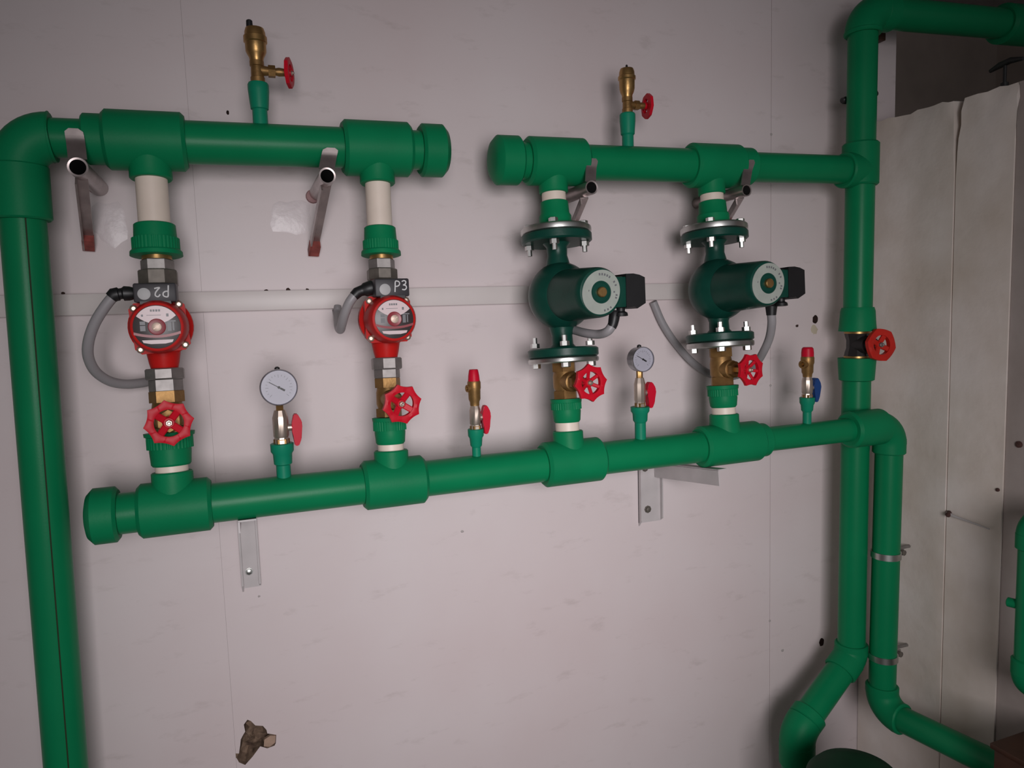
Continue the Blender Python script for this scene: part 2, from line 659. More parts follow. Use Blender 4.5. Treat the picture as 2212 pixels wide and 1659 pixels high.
# ------------------------------------------------------------------ cable trunking on the wall
ta, tb = P(-60, 664, 0), P(1545, 632, 0)
tz0 = P(400, 653.5, 0).z
t = thing('cable_trunking', 'flat painted cable trunking running level across the wall behind the pumps', 'trunking',
          (ta.x, 0, tz0))
bm = B()
box(bm, ((ta.x + tb.x) / 2, -0.008, tz0), (tb.x - ta.x, 0.016, 0.034), bevel=0.001)
part('channel', bm, 'trunk', t)
bm = B()
box(bm, ((ta.x + tb.x) / 2, -0.0165, tz0), (tb.x - ta.x, 0.003, 0.038), bevel=0.001)
part('cover', bm, 'trunk', t)


# ------------------------------------------------------------------ green plastic fittings
def sleeve(bm, ax, t0, t1, r, ch=0.006, seg=40):
    """a socket sleeve between t0 and t1 with chamfered ends"""
    if t1 < t0:
        t0, t1 = t1, t0
    lathe(bm, ax.a, ax.d, [(t0, r - ch), (t0 + ch, r), (t1 - ch, r), (t1, r - ch)], seg)
    return bm


def pipe_run(root, ax, t0, t1, r, name='pipe', m='green'):
    bm = B()
    lathe(bm, ax.a, ax.d, [(t0, r), (t1, r)], 40)
    return part(name, bm, m, root)


def tee(root, ax, t0, t1, r, col, y_end_px, rb, up):
    """a tee on the manifold axis with its branch along the column"""
    bm = B()
    sleeve(bm, ax, t0, t1, r)
    te = col.ty(y_end_px)
    base = ax.at((t0 + t1) / 2)
    # start of the branch: where the column meets the manifold axis
    tb0 = (base - col.a).dot(col.d)
    lathe(bm, col.a, col.d, [(tb0, rb + 0.006), (tb0 + (te - tb0) * 0.45, rb + 0.004), (tb0 + (te - tb0) * 0.75, rb),
                             (te - 0.002 * (1 if te > tb0 else -1), rb), (te, rb - 0.002)], 36)
    return part('tee', bm, 'greenfit', root)


def cap(root, ax, t_in, t_out, r):
    bm = B()
    s = 1 if t_out > t_in else -1
    lathe(bm, ax.a, ax.d, [(t_in, r - 0.006), (t_in + 0.005 * s, r), (t_out - 0.012 * s, r), (t_out - 0.003 * s, r - 0.010),
                           (t_out, r - 0.022), (t_out + 0.001 * s, 0)], 40)
    return part('end_cap', bm, 'greenfit', root)


UL = Axis(P(130, 298.5, YU), P(970, 327, YU))
UR = Axis(P(1090, 346.5, YU), P(1815, 366.5, YU))
LO = Axis(P(229, 1113, YL), P(1800, 932.5, YL))
C1 = Axis(P(322, 318, YU), P(377, 1092, YL))
C2 = Axis(P(812, 321, YU), P(848, 1042, YL))
C3 = Axis(P(1192, 350, YU), P(1230, 994, YL))
C4 = Axis(P(1534, 357, YU), P(1567, 953, YL))
R_UP, R_LOW = 0.0365, 0.0345

# upper left manifold
m1 = thing('pipe_manifold', 'upper left green pipe manifold with end cap, above the two red pumps', 'pipe manifold', UL.xx(400))
xl0, xl1 = UL.tx(112), UL.tx(190)
pipe_run(m1, UL, xl0 - 0.03, xl1, 0.0315)
bm = B()
sleeve(bm, UL, UL.tx(182), UL.tx(232), 0.041, 0.003)
part('reducer', bm, 'greenfit', m1)
tee(m1, UL, UL.tx(225), UL.tx(403), 0.0490, C1, 388, 0.0335, False)
pipe_run(m1, UL, UL.tx(380), UL.tx(920), R_UP)
tee(m1, UL, UL.tx(739), UL.tx(885), 0.0505, C2, 398, 0.0325, False)
cap(m1, UL, UL.tx(906), UL.tx(966), 0.0495)

# upper right manifold
m2 = thing('pipe_manifold', 'upper right green pipe manifold with end cap, above the two dark green pumps', 'pipe manifold', UR.xx(1400))
cap(m2, UR, UR.tx(1121), UR.tx(1062), 0.0485)
pipe_run(m2, UR, UR.tx(1100), UR.tx(1500), R_UP)
tee(m2, UR, UR.tx(1136), UR.tx(1260), 0.0485, C3, 418, 0.0300, False)
tee(m2, UR, UR.tx(1488), UR.tx(1592), 0.0485, C4, 421, 0.0300, False)
bm = B()
sleeve(bm, UR, UR.tx(1586), UR.tx(1619), 0.0425, 0.004)
part('reducer', bm, 'greenfit', m2)
pipe_run(m2, UR, UR.tx(1600), UR.tx(1840), 0.0335)

# lower manifold
m3 = thing('pipe_manifold', 'long lower green pipe manifold running under all four pumps', 'pipe manifold', LO.xx(1000))
cap(m3, LO, LO.tx(258), LO.tx(186), 0.0465)
pipe_run(m3, LO, LO.tx(230), LO.tx(1560), R_LOW)
for (x0, x1, c_, ye, rb) in ((299, 459, C1, 1018, 0.0330), (783, 917, C2, 972, 0.0320), (1172, 1296, C3, 930, 0.0315),
                             (1510, 1634, C4, 894, 0.0325)):
    tee(m3, LO, LO.tx(x0), LO.tx(x1), 0.0460, c_, ye, rb, True)
bm = B()
sleeve(bm, LO, LO.tx(1626), LO.tx(1652), 0.0385, 0.004)
part('reducer', bm, 'greenfit', m3)
pipe_run(m3, LO, LO.tx(1630), LO.tx(1860), 0.0285)
bm = B()
sleeve(bm, LO, LO.tx(1832), LO.tx(1903), 0.0445, 0.006)
part('coupling', bm, 'greenfit', m3)

# ------------------------------------------------------------------ left riser
RL = Axis(P(45.5, 420, YU), P(143, 1659, YU))
corner = RL.at(0)
# corner of the elbow: where the riser meets the level of the manifold
tz = (UL.a.z - RL.a.z) / RL.d.z
corner = RL.at(tz)
r1 = thing('riser_pipe', 'tall green riser pipe with elbow at the left edge, dark stripe along it', 'pipe', (corner.x, YU, 0))
bm = B()
p0, p1 = bend(bm, corner, -UL.d, RL.d, 0.0395, 0.052, 12, 40)
eaxh = Axis(corner, corner + UL.d)
sleeve(bm, eaxh, 0.045, (UL.xx(114) - corner).dot(UL.d), 0.0405, 0.003)
sleeve(bm, RL, tz + 0.045, RL.ty(476), 0.0420, 0.003)
part('elbow', bm, 'greenfit', r1)
pipe_run(r1, RL, RL.ty(460), -RL.a.z / RL.d.z, 0.0333)
# printed stripe: a hair-thin raised line facing the room
bm = B()
sd = Vector((0.34, -1, 0)).normalized()
pa, pb = RL.yy(470) + sd * 0.0332, RL.at(-RL.a.z / RL.d.z - 0.002) + sd * 0.0332
sweep(bm, [pa, pb], 0.0012, 6)
part('stripe', bm, 'stripe', r1)
# its wall clip
cl = thing('pipe_clip', 'dark green wall clip behind the left riser pipe', 'clip', RL.yy(1016) + Vector((0, 0.08, 0)))
pc = RL.yy(1016)
bm = B()
sweep(bm, [pc + Vector((-0.012, 0.033, 0)), (pc.x * 1.085 - 0.012, -0.001, pc.z - 0.01)], 0.010, 10)
box(bm, pc + Vector((-0.016, 0.036, 0)), (0.03, 0.004, 0.04))
part('base', bm, 'pumpgreen', cl)
for dz in (-0.016, 0.016):
    bm = B()
    lathe(bm, pc + Vector((-0.032, 0.030, dz)), (-0.3, -1, 0), [(-0.004, 0.005), (0.006, 0.005)], 10)
    part('bolt', bm, 'pumpgreen', cl)

# ------------------------------------------------------------------ right riser
RR = Axis(P(1863.5, 100, YU), P(1840, 1350, YU))
topc = PX(1862, 30, RR.a.x)
tt = RR.ty(24)
corner = RR.at(tt)
TOPX = Axis(corner, P(2050, 41, YU))
joint = RR.yy(1415)
r2 = thing('riser_pipe', 'green riser pipe in the right corner, turning right at the top and bending left below', 'pipe',
           (corner.x, YU, 0))
bm = B()
bend(bm, corner, -RR.d, TOPX.d, 0.0415, 0.056, 12, 40)
sleeve(bm, RR, tt + 0.045, RR.ty(76), 0.0430, 0.003)
sleeve(bm, TOPX, 0.045, 0.085, 0.0430, 0.003)
part('elbow', bm, 'greenfit', r2)
pipe_run(r2, TOPX, 0.06, 0.95, 0.0370)
bm = B()
sleeve(bm, TOPX, TOPX.tx(2160), TOPX.tx(2240), 0.0500, 0.008)
part('coupling', bm, 'greenfit', r2)
pipe_run(r2, RR, RR.ty(70), RR.ty(700), 0.0340)
bm = B()
sleeve(bm, RR, RR.ty(309), RR.ty(402), 0.0425, 0.004)
cx = RR.at((UR.b - RR.a).dot(RR.d))
lathe(bm, cx, -UR.d, [(0, 0.0425), (0.052, 0.0425), (0.056, 0.039)], 36)
part('tee', bm, 'greenfit', r2)
bm = B()
lathe(bm, RR.a, RR.d, [(RR.ty(664), 0.0375), (RR.ty(672), 0.0405), (RR.ty(700), 0.0425), (RR.ty(715), 0.0445), (RR.ty(716), 0.03)], 36)
part('threaded_adapter', bm, 'greenfit', r2)
bm = B()
lathe(bm, RR.a, RR.d, [(RR.ty(772), 0.03), (RR.ty(773), 0.0450), (RR.ty(800), 0.0430), (RR.ty(820), 0.0415), (RR.ty(822), 0.037)], 36)
part('threaded_adapter', bm, 'greenfit', r2)
pipe_run(r2, RR, RR.ty(812), RR.ty(1405), 0.0340)
# the bend to the left at its foot
j2 = P(1722, 1580, YU - 0.035)
dd = (j2 - joint).normalized()
bm = B()
bend(bm, joint, RR.d, dd, 0.0405, 0.045, 8, 36)
sleeve(bm, RR, RR.ty(1388), RR.ty(1410), 0.0410, 0.003)
dg = Axis(joint, j2)
sleeve(bm, dg, 0.012, 0.058, 0.0410, 0.003)
part('bend', bm, 'greenfit', r2)
L_ = (j2 - joint).length
pipe_run(r2, dg, 0.04, L_ - 0.03, 0.0350)
dn = Vector((0, 0, -1))
bm = B()
bend(bm, j2, dd, dn, 0.0425, 0.060, 10, 36)
sleeve(bm, dg, L_ - 0.060, L_ - 0.032, 0.0425, 0.003)
fx = Axis(j2, j2 + dn)
sleeve(bm, fx, 0.025, 0.085, 0.0430, 0.003)
part('bend', bm, 'greenfit', r2)
pipe_run(r2, fx, 0.06, j2.z, 0.0370)

# wall clip and bolts behind the right riser
pc = RR.yy(212)
cl = thing('pipe_clip', 'black wall clip behind the right corner riser, above its tee', 'clip', pc + Vector((0, 0.12, 0)))
bm = B()
sweep(bm, [pc + Vector((0.008, 0.033, 0)), (pc.x * 1.085, -0.001, pc.z + 0.04)], 0.009, 10)
part('base', bm, 'black', cl)
for bx_, by_, yo in ((1823, 216, 0.035), (1889, 203, 0.030)):
    bm = B()
    q = P(bx_, by_, pc.y + yo)
    lathe(bm, q, (0, -1, 0), [(-0.006, 0.007), (0.006, 0.007), (0.008, 0.004)], 10)
    box(bm, (q + pc + Vector((0, yo, 0))) / 2 + Vector((0, 0.004, 0)), (abs(q.x - pc.x), 0.004, 0.012))
    part('bolt', bm, 'black', cl)
bm = B()
q = P(1908, 78, -0.03)
box(bm, q + Vector((0, 0.0145, 0)), (0.020, 0.028, 0.020), bevel=0.002)
box(bm, q + Vector((-0.014, 0.004, 0.004)), (0.03, 0.006, 0.012))
single('wall_bracket', bm, 'brown', 'small brown wall bracket tucked under the top right elbow', 'bracket', q)

# gate valve in the right riser
gv = thing('gate_valve', 'black iron gate valve with orange-red handwheel in the right corner riser', 'valve', RR.yy(745))
bm = B()
lathe(bm, RR.a, RR.d, [(RR.ty(713), 0.026), (RR.ty(719), 0.030), (RR.ty(727), 0.028), (RR.ty(735), 0.025), (RR.ty(752), 0.025),
                       (RR.ty(760), 0.028), (RR.ty(769), 0.030), (RR.ty(775), 0.026)], 8)
lathe(bm, RR.yy(744), (0, -1, 0), [(0, 0.024), (0.035, 0.022), (0.036, 0.017), (0.052, 0.017)], 12)
part('body', bm, 'blackiron', gv)
for yv in (717.5, 771):
    bm = B()
    lathe(bm, RR.yy(yv), RR.d, [(-0.003, 0.031), (0.003, 0.031)], 32)
    part('thread_ring', bm, 'brass', gv)


def handwheel(root, c, n, R, spokes, m, spikes=8, spike=0.14, thick=0.010, hole=0.68, dish=0.008, hubm='nickel', roll=0.0):
    """a spiked handwheel about c whose front looks along n"""
    n = Vector(n).normalized()
    u, w = frame(n, Vector((0, 0, 1)))
    N = spikes * 10
    bm = B()
    loops = {}
    for key, off in (('fo', thick / 2), ('bo', -thick / 2)):
        loops[key] = []
        for i in range(N):
            a = 2 * PI * i / N
            ph = (i % 10) / 10.0
            s = abs(ph - 0.5) * 2          # 1 at the spike, 0 between
            r = R * (1 - spike + spike * s ** 2.2)
            loops[key].append(bm.verts.new(Vector(c) + n * off * 0.7 + (u * math.cos(a + roll) + w * math.sin(a + roll)) * r))
    for key, off, k in (('fm', thick / 2, 0.86), ('fi', thick * 0.35, hole), ('bi', -thick / 2, hole)):
        loops[key] = []
        for i in range(N):
            a = 2 * PI * i / N
            loops[key].append(bm.verts.new(Vector(c) + n * off + (u * math.cos(a + roll) + w * math.sin(a + roll)) * R * (1 - spike) * k))
    seq = ['bo', 'fo', 'fm', 'fi', 'bi', 'bo']
    for A, Bk in zip(seq, seq[1:]):
        A, Bk = loops[A], loops[Bk]
        for i in range(N):
            j = (i + 1) % N
            bm.faces.new((A[i], A[j], Bk[j], Bk[i]))
    wh = part('handwheel', bm, m, root)
    rin = R * (1 - spike) * hole
    for k in range(spokes):
        a = 2 * PI * k / spokes + roll + (PI / 4 if spokes == 4 else 0)
        d = u * math.cos(a) + w * math.sin(a)
        bm = B()
        side = n.cross(d)
        p_in = Vector(c) - n * dish
        p_out = Vector(c)
        mid = (p_in + d * rin * 0.2 + p_out + d * (rin + 0.003)) / 2
        dirv = (p_out + d * (rin + 0.003) - p_in - d * rin * 0.2)
        nn = dirv.cross(side).normalized()
        box(bm, mid, (dirv.length, R * (0.30 if spokes == 4 else 0.19), thick * 0.5), (dirv.normalized(), side, nn), 0.0015, 1)
        part('spoke', bm, m, wh)
    bm = B()
    lathe(bm, Vector(c) - n * (dish + 0.006), n, [(0, R * 0.27), (0.009, R * 0.25), (0.012, R * 0.20)], 20)
    part('hub', bm, m, wh)
    bm = B()
    lathe(bm, Vector(c) - n * dish, n, [(0, R * 0.15), (R * 0.28, R * 0.15), (R * 0.31, R * 0.12)], 6)
    lathe(bm, Vector(c) - n * dish, n, [(R * 0.26, R * 0.08), (R * 0.40, R * 0.08), (R * 0.43, R * 0.05)], 10)
    part('nut', bm, hubm, wh)
    return wh


wc = RR.yy(744) + Vector((0.012, -0.060, 0))
handwheel(gv, wc, (-0.10, -1, 0.05), 0.0415, 4, 'wheel2', spikes=6, spike=0.07, thick=0.014, hole=0.62, dish=0.006, hubm='castiron', roll=0.3)

# ------------------------------------------------------------------ second riser in the corner, with its clamps
EL = LO.xx(1922)
r3 = thing('riser_pipe', 'green pipe dropping from the lower manifold, clamped twice, then turning along the right wall', 'pipe',
           (EL.x, YL, 0))
R2 = Axis(EL, P(1905.5, 1480, YL))
low = R2.yy(1532)
fwd_end = PX(2103, 1629, low.x + 0.02)
FWD = Axis(low, fwd_end)
bm = B()
bend(bm, EL, LO.d, R2.d, 0.0390, 0.046, 12, 36)
sleeve(bm, LO, LO.tx(1893), (EL - LO.a).dot(LO.d) - 0.03, 0.0395, 0.003)
sleeve(bm, R2, 0.03, R2.ty(979), 0.0385, 0.003)
part('elbow', bm, 'greenfit', r3)
pipe_run(r3, R2, 0.04, R2.ty(1490), 0.0325)
bm = B()
bend(bm, low, R2.d, FWD.d, 0.0390, 0.052, 12, 36)
sleeve(bm, R2, R2.ty(1478), (low - R2.a).dot(R2.d) - 0.045, 0.0395, 0.003)
sleeve(bm, FWD, 0.042, 0.062, 0.0390, 0.003)
part('elbow', bm, 'greenfit', r3)
pipe_run(r3, FWD, 0.05, (PX(2138, 1604, 1.40).y - low.y) / FWD.d.y, 0.0318)
for yy_, lab in ((1197, 'upper of the two steel clamps on the corner pipe'), (1417, 'lower of the two steel clamps on the corner pipe')):
    c = R2.yy(yy_)
    k = thing('pipe_clamp', lab + ', with a bolt at its right', 'clamp', c)
    bm = B()
    lathe(bm, c, R2.d, [(-0.008, 0.0328), (-0.008, 0.0355), (0.008, 0.0355), (0.008, 0.0328), (-0.008, 0.0328)], 40, cap=False)
    part('ring', bm, 'steel', k)
    bm = B()
    box(bm, c + Vector((0.044, -0.004, 0)), (0.022, 0.004, 0.018))
    box(bm, c + Vector((0.044, 0.006, 0)), (0.022, 0.004, 0.018))
    part('ear', bm, 'castiron', k)
    bm = B()
    lathe(bm, c + Vector((0.047, 0.012, 0)), (0, -1, 0), [(0, 0.004), (0.020, 0.004), (0.020, 0.0075), (0.026, 0.0075)], 8)
    part('bolt', bm, 'darkiron', k)
    bm = B()
    lathe(bm, c + Vector((0.03, 0.02, 0)), (1, 0.0, 0), [(0, 0.0045), (XR - c.x - 0.03, 0.0045)], 10)
    part('wall_stud', bm, 'castiron', k)


# ------------------------------------------------------------------ the four pump columns
def ring_list(c, rows):
    """(photo y, width in px) rows -> (t, r) along the column"""
    return [(c.ty(y), 0.5 * w * mpp(c.yy(y))) for y, w in rows]


def turned(root, c, rows, name, m, seg=36, phase=0.0):
    bm = B()
    lathe(bm, c.a, c.d, ring_list(c, rows), seg, phase=phase)
    return part(name, bm, m, root)


def grip(root, c, y0, y1, wpx, n=38, name='grip_ring'):
    bm = B()
    ribbed(bm, c.a, c.d, c.ty(y0), c.ty(y1), 0.5 * wpx * mpp(c.yy((y0 + y1) / 2)), 0.0009, n)
    return part(name, bm, 'greenfit', root)


def gate_valve_on(c, y_top, y_mid, y_bot, wpx, wheel_px, R, spokes, label, fwd_len, roll):
    v = thing('gate_valve', label, 'valve', c.yy(y_bot))
    r = 0.5 * wpx * mpp(c.yy(y_mid))
    t0, t1, tm = c.ty(y_top), c.ty(y_bot), c.ty(y_mid)
    h = t1 - t0
    bm = B()
    lathe(bm, c.a, c.d, [(t0, r * 0.98), (t0 + h * 0.24, r * 0.98)], 6, phase=PI / 6)
    lathe(bm, c.a, c.d, [(t1 - h * 0.22, r * 0.98), (t1, r * 0.98)], 6, phase=PI / 6)
    lathe(bm, c.a, c.d, [(t0 + h * 0.2, r * 0.80), (tm - h * 0.15, r * 0.92), (tm + h * 0.15, r * 0.92), (t1 - h * 0.2, r * 0.80)], 28)
    part('body', bm, 'darkbrass', v)
    cen = c.at(tm)
    w = P(wheel_px[0], wheel_px[1], cen.y - fwd_len)
    ax = (w - cen).normalized()
    L = (w - cen).length
    bm = B()
    lathe(bm, cen, ax, [(0, r * 0.80), (L * 0.38, r * 0.74), (L * 0.40, r * 0.62)], 28)
    lathe(bm, cen, ax, [(L * 0.40, r * 0.66), (L * 0.54, r * 0.66)], 6)
    part('bonnet', bm, 'darkbrass', v)
    bm = B()
    lathe(bm, cen, ax, [(L * 0.54, r * 0.36), (L * 0.74, r * 0.36), (L * 0.75, r * 0.28)], 6)
    part('packing_nut', bm, 'brass', v)
    bm = B()
    lathe(bm, cen, ax, [(L * 0.74, 0.005), (L, 0.005)], 12)
    part('stem', bm, 'nickel', v)
    handwheel(v, w, ax, R, spokes, 'wheel', roll=roll)
    return v


def lower_adapter(c, y_lip, y_grip, y_body, y_ring, w_lip, w_grip, w_body, w_ring, label):
    a = thing('threaded_adapter', label, 'pipe adapter', c.yy(y_ring))
    turned(a, c, [(y_grip - 2, w_body), (y_grip + 4, w_body + 2), (y_body - 4, w_body - 2), (y_body, w_body - 8)], 'body', 'greenfit')
    turned(a, c, [(y_lip, w_lip - 6), (y_lip + 0.5, w_lip), (y_lip + 8, w_lip - 2), (y_lip + 10, w_grip - 3)], 'lip', 'greenfit')
    grip(a, c, y_lip + 7, y_grip, w_grip)
    turned(a, c, [(y_body - 3, w_ring), (y_ring + 3, w_ring)], 'white_pipe', 'white_pipe')
    return a


def upper_adapter(c, y0, y1, y2, y3, w_pipe, w_body, w_grip, w_lip, label):
    a = thing('threaded_adapter', label, 'pipe adapter', c.yy(y3))
    turned(a, c, [(y0 - 6, w_pipe), (y1 + 6, w_pipe)], 'white_pipe', 'white_pipe')
    turned(a, c, [(y1, w_body - 6), (y1 + 2, w_body - 1), (y2 - 3, w_body + 2), (y2, w_grip - 4)], 'body', 'greenfit')
    grip(a, c, y2 - 3, y3 - 9, w_grip)
    turned(a, c, [(y3 - 12, w_lip - 6), (y3 - 9, w_lip - 1), (y3 - 1, w_lip), (y3, w_lip - 5)], 'lip', 'greenfit')
    return a


def union(c, rows, label, m1, m2, nut_first):
    u = thing('pipe_union', label, 'pipe union', c.yy(rows[-1][0]))
    for k, (y0, y1, w, kind) in enumerate([(a, b, w, kd) for a, b, w, kd in rows]):
        bm = B()
        ta, tb_ = c.ty(y0), c.ty(y1)
        r = 0.5 * w * mpp(c.yy((y0 + y1) / 2))
        if kind == 'hex':
            lathe(bm, c.a, c.d, [(ta, r * 0.97), (ta + 0.0015, r * 1.03), (tb_ - 0.0015, r * 1.03), (tb_, r * 0.97)], 6, phase=PI / 6)
            part('tailpiece', bm, m2, u)
        elif kind == 'nut':
            lathe(bm, c.a, c.d, [(ta, r * 0.95), (ta + 0.002, r * 1.02), (tb_ - 0.002, r * 1.02), (tb_, r * 0.95)], 8, phase=PI / 8)
            part('union_nut', bm, m1, u)
        else:
            lathe(bm, c.a, c.d, [(ta, r), (tb_, r)], 28)
            part('nipple', bm, 'brass', u)
    return u


# --- red pumps
def stroke(bm, pts, o, ex, ez, n, r):
    sweep(bm, [o + ex * x + ez * z + n * 0.0002 for x, z in pts], r, 6, flat=0.35, ref=n)


def red_pump(c, y_mid, y_top, y_bot, sc, face_px, box_px, label, marks, tilt):
    """a wet-rotor circulator: volute, motor, nameplate, terminal box"""
    mid = c.yy(y_mid)
    p = thing('circulation_pump', label, 'pump', c.yy(y_bot))
    ez = -c.d
    # motor axis: straight out of the wall, aimed by where the face shows
    face = P(face_px[0], face_px[1], mid.y - 0.088 * sc)
    n = (face - mid).normalized()
    ex = (Vector((1, 0, 0)) - n * n.x).normalized()
    ezf = n.cross(ex)
    if ezf.z < 0:
        ezf = -ezf
    tt_, tb_ = c.ty(y_top), c.ty(y_bot)
    tm = c.ty(y_mid)
    bm = B()
    # ports
    lathe(bm, c.a, c.d, [(tt_, 0.022 * sc), (tm - 0.03 * sc, 0.024 * sc), (tm, 0.030 * sc), (tm + 0.03 * sc, 0.029 * sc),
                         (tb_ - 0.012, 0.0235 * sc), (tb_, 0.0205 * sc)], 32)
    # volute
    lathe(bm, mid, n, [(-0.022 * sc, 0.012), (-0.020 * sc, 0.032 * sc), (-0.012 * sc, 0.046 * sc), (0.004 * sc, 0.0505 * sc),
                       (0.016 * sc, 0.050 * sc), (0.022 * sc, 0.042 * sc)], 40)
    part('volute', bm, 'red', p)
    # square four-eared motor flange
    bm = B()
    q = []
    for k in range(4):
        a0 = PI / 4 + k * PI / 2 + tilt
        for da, rr in ((-0.40, 0.0455), (-0.12, 0.0535), (0.12, 0.0535), (0.40, 0.0455)):
            q.append(mid + n * 0.020 * sc + (ex * math.cos(a0 + da) + ezf * math.sin(a0 + da)) * rr * sc)
    prism(bm, q, n * 0.016 * sc)
    part('motor_flange', bm, 'red', p)
    for k in range(4):
        a0 = PI / 4 + k * PI / 2 + tilt
        bm = B()
        lathe(bm, mid + n * 0.035 * sc + (ex * math.cos(a0) + ezf * math.sin(a0)) * 0.0480 * sc, n,
              [(0, 0.0058 * sc), (0.005, 0.0058 * sc), (0.006, 0.0045 * sc), (0.003, 0.003 * sc), (0.003, 0)], 14)
        part('screw', bm, 'nickel', p)
    bm = B()
    lathe(bm, mid, n, [(0.030 * sc, 0.0445 * sc), (0.060 * sc, 0.0435 * sc), (0.078 * sc, 0.0415 * sc), (0.085 * sc, 0.0385 * sc),
                       (0.086 * sc, 0.0355 * sc)], 44)
    part('motor', bm, 'red', p)
    # nameplate: dark disc with white, red and grey print
    o = mid + n * 0.0864 * sc
    R = 0.0345 * sc
    np_ = B()
    lathe(np_, o, n, [(0, R), (0.0006, R), (0.0008, R - 0.0005)], 44)
    plate = part('nameplate', np_, 'plate_dark', p)

    def lens(pts, m, name, lift=0.0011):
        bm = B()
        prism(bm, [o + n * 0.0006 + (ex * x + ezf * z) * R for x, z in pts], n * (lift - 0.0006))
        return part(name, bm, m, plate)
    top = [(math.cos(a) * 0.97, math.sin(a) * 0.97) for a in [math.radians(32 + i * 116 / 14) for i in range(15)]]
    low_ = [(-0.82 + i * 1.64 / 10, 0.50 - 0.36 * (1 - ((i - 5) / 5.0) ** 2)) for i in range(11)]
    lens(top + low_[::1], 'plate_white', 'white_print')
    band = [(-0.98 + i * 1.96 / 12, -0.34 - 0.16 * (1 - ((i - 6) / 6.0) ** 2)) for i in range(13)]
    lens(band + [(x, z + 0.12) for x, z in band[::-1]], 'plate_red', 'red_print')
    bar = [(math.cos(a) * 0.93, math.sin(a) * 0.93) for a in (math.radians(222), math.radians(235), math.radians(250), math.radians(290), math.radians(305), math.radians(318))]
    lens([(-0.66, -0.60), (-0.60, -0.72), (-0.30, -0.78), (0.30, -0.78), (0.60, -0.72), (0.66, -0.60)], 'plate_white', 'white_print')
    for x0, x1, z0, z1 in ((-0.70, -0.48, 0.10, 0.26), (-0.70, -0.48, -0.18, 0.06), (0.44, 0.60, -0.20, 0.20), (0.66, 0.72, -0.18, 0.2),
                           (0.40, 0.80, 0.22, 0.28)):
        lens([(x0, z0), (x1, z0), (x1, z1), (x0, z1)], 'plate_grey', 'grey_print', 0.0010)
    for x0, x1, z0, z1 in ((-0.24, -0.16, 0.70, 0.80), (-0.13, -0.05, 0.70, 0.80), (-0.02, 0.07, 0.70, 0.80), (0.10, 0.18, 0.70, 0.80),
                           (-0.62, -0.54, 0.48, 0.58), (-0.40, 0.2, 0.53, 0.55), (0.42, 0.52, 0.46, 0.60)):
        lens([(x0, z0), (x1, z0), (x1, z1), (x0, z1)], 'plate_grey', 'grey_print', 0.0014)
    bm = B()
    lathe(bm, o, n, [(0.0006, 0.0130 * sc), (0.0022, 0.0130 * sc), (0.0026, 0.0120 * sc), (0.0018, 0.0075 * sc), (0.0018, 0)], 32)
    part('plug_ring', bm, 'plate_red', plate)
    bm = B()
    lathe(bm, o, n, [(0.0010, 0.0072 * sc), (0.0046, 0.0072 * sc), (0.0050, 0.0064 * sc)], 24)
    box(bm, o + n * 0.0050, (0.012 * sc, 0.0012, 0.0006), (ex * 0.8 + ezf * 0.6, ezf * 0.8 - ex * 0.6, n))
    part('vent_plug', bm, 'plug', plate)
    # terminal box above the motor
    (bx0, by0, bx1, by1) = box_px
    yb_ = mid.y - 0.070 * sc
    a_, b_ = P(bx0, by0, yb_), P(bx1, by1, yb_)
    bc = (a_ + b_) / 2 + Vector((0, 0.026, 0))
    w_, h_ = abs(b_.x - a_.x), abs(a_.z - b_.z)
    bm = B()
    box(bm, bc, (w_, 0.052, h_), (ex, n, ezf), bevel=0.003)
    tb = part('terminal_box', bm, 'charcoal', p)
    bo = bc + n * 0.0261
    bm = B()
    box(bm, bc - ezf * (h_ * 0.52) + n * 0.004, (w_ * 0.72, 0.046, h_ * 0.16), (ex, n, ezf))
    part('box_foot', bm, 'black', tb)
    bm = B()
    lathe(bm, bo - ex * w_ * marks[0] - ezf * h_ * marks[1], n, [(-0.0004, h_ * 0.31), (0.0010, h_ * 0.31), (0.0012, h_ * 0.29)], 32)
    part('sticker', bm, 'disc', tb, 'round light grey sticker')
    bm = B()
    bo2 = bo + ex * w_ * marks[2] + ezf * h_ * marks[3]
    u = h_ * 0.5
    f = marks[4]                                   # -1: written upside down
    Pl = [(-0.55, -0.62), (-0.50, 0.0), (-0.45, 0.52), (-0.25, 0.58), (-0.02, 0.45), (-0.02, 0.18), (-0.22, 0.02), (-0.46, 0.0)]
    if f < 0:
        D2 = [(0.28, 0.32), (0.50, 0.55), (0.74, 0.42), (0.70, 0.12), (0.48, -0.18), (0.30, -0.38), (0.55, -0.36), (0.80, -0.30)]
    else:
        D2 = [(0.26, 0.52), (0.52, 0.62), (0.72, 0.50), (0.64, 0.24), (0.42, 0.14), (0.70, 0.06), (0.76, -0.20), (0.56, -0.38), (0.26, -0.34)]
    for pts in (Pl, D2):
        sm = spline([Vector((x * u * f, z * u * f, 0)) for x, z in pts], 5)
        stroke(bm, [(v.x, v.y) for v in sm], bo2, ex, ezf, n, 0.0012)
    part('marker_writing', bm, 'chalk', tb, 'white hand-painted pump number')
    return p, bc, ex, n, ezf, w_, h_


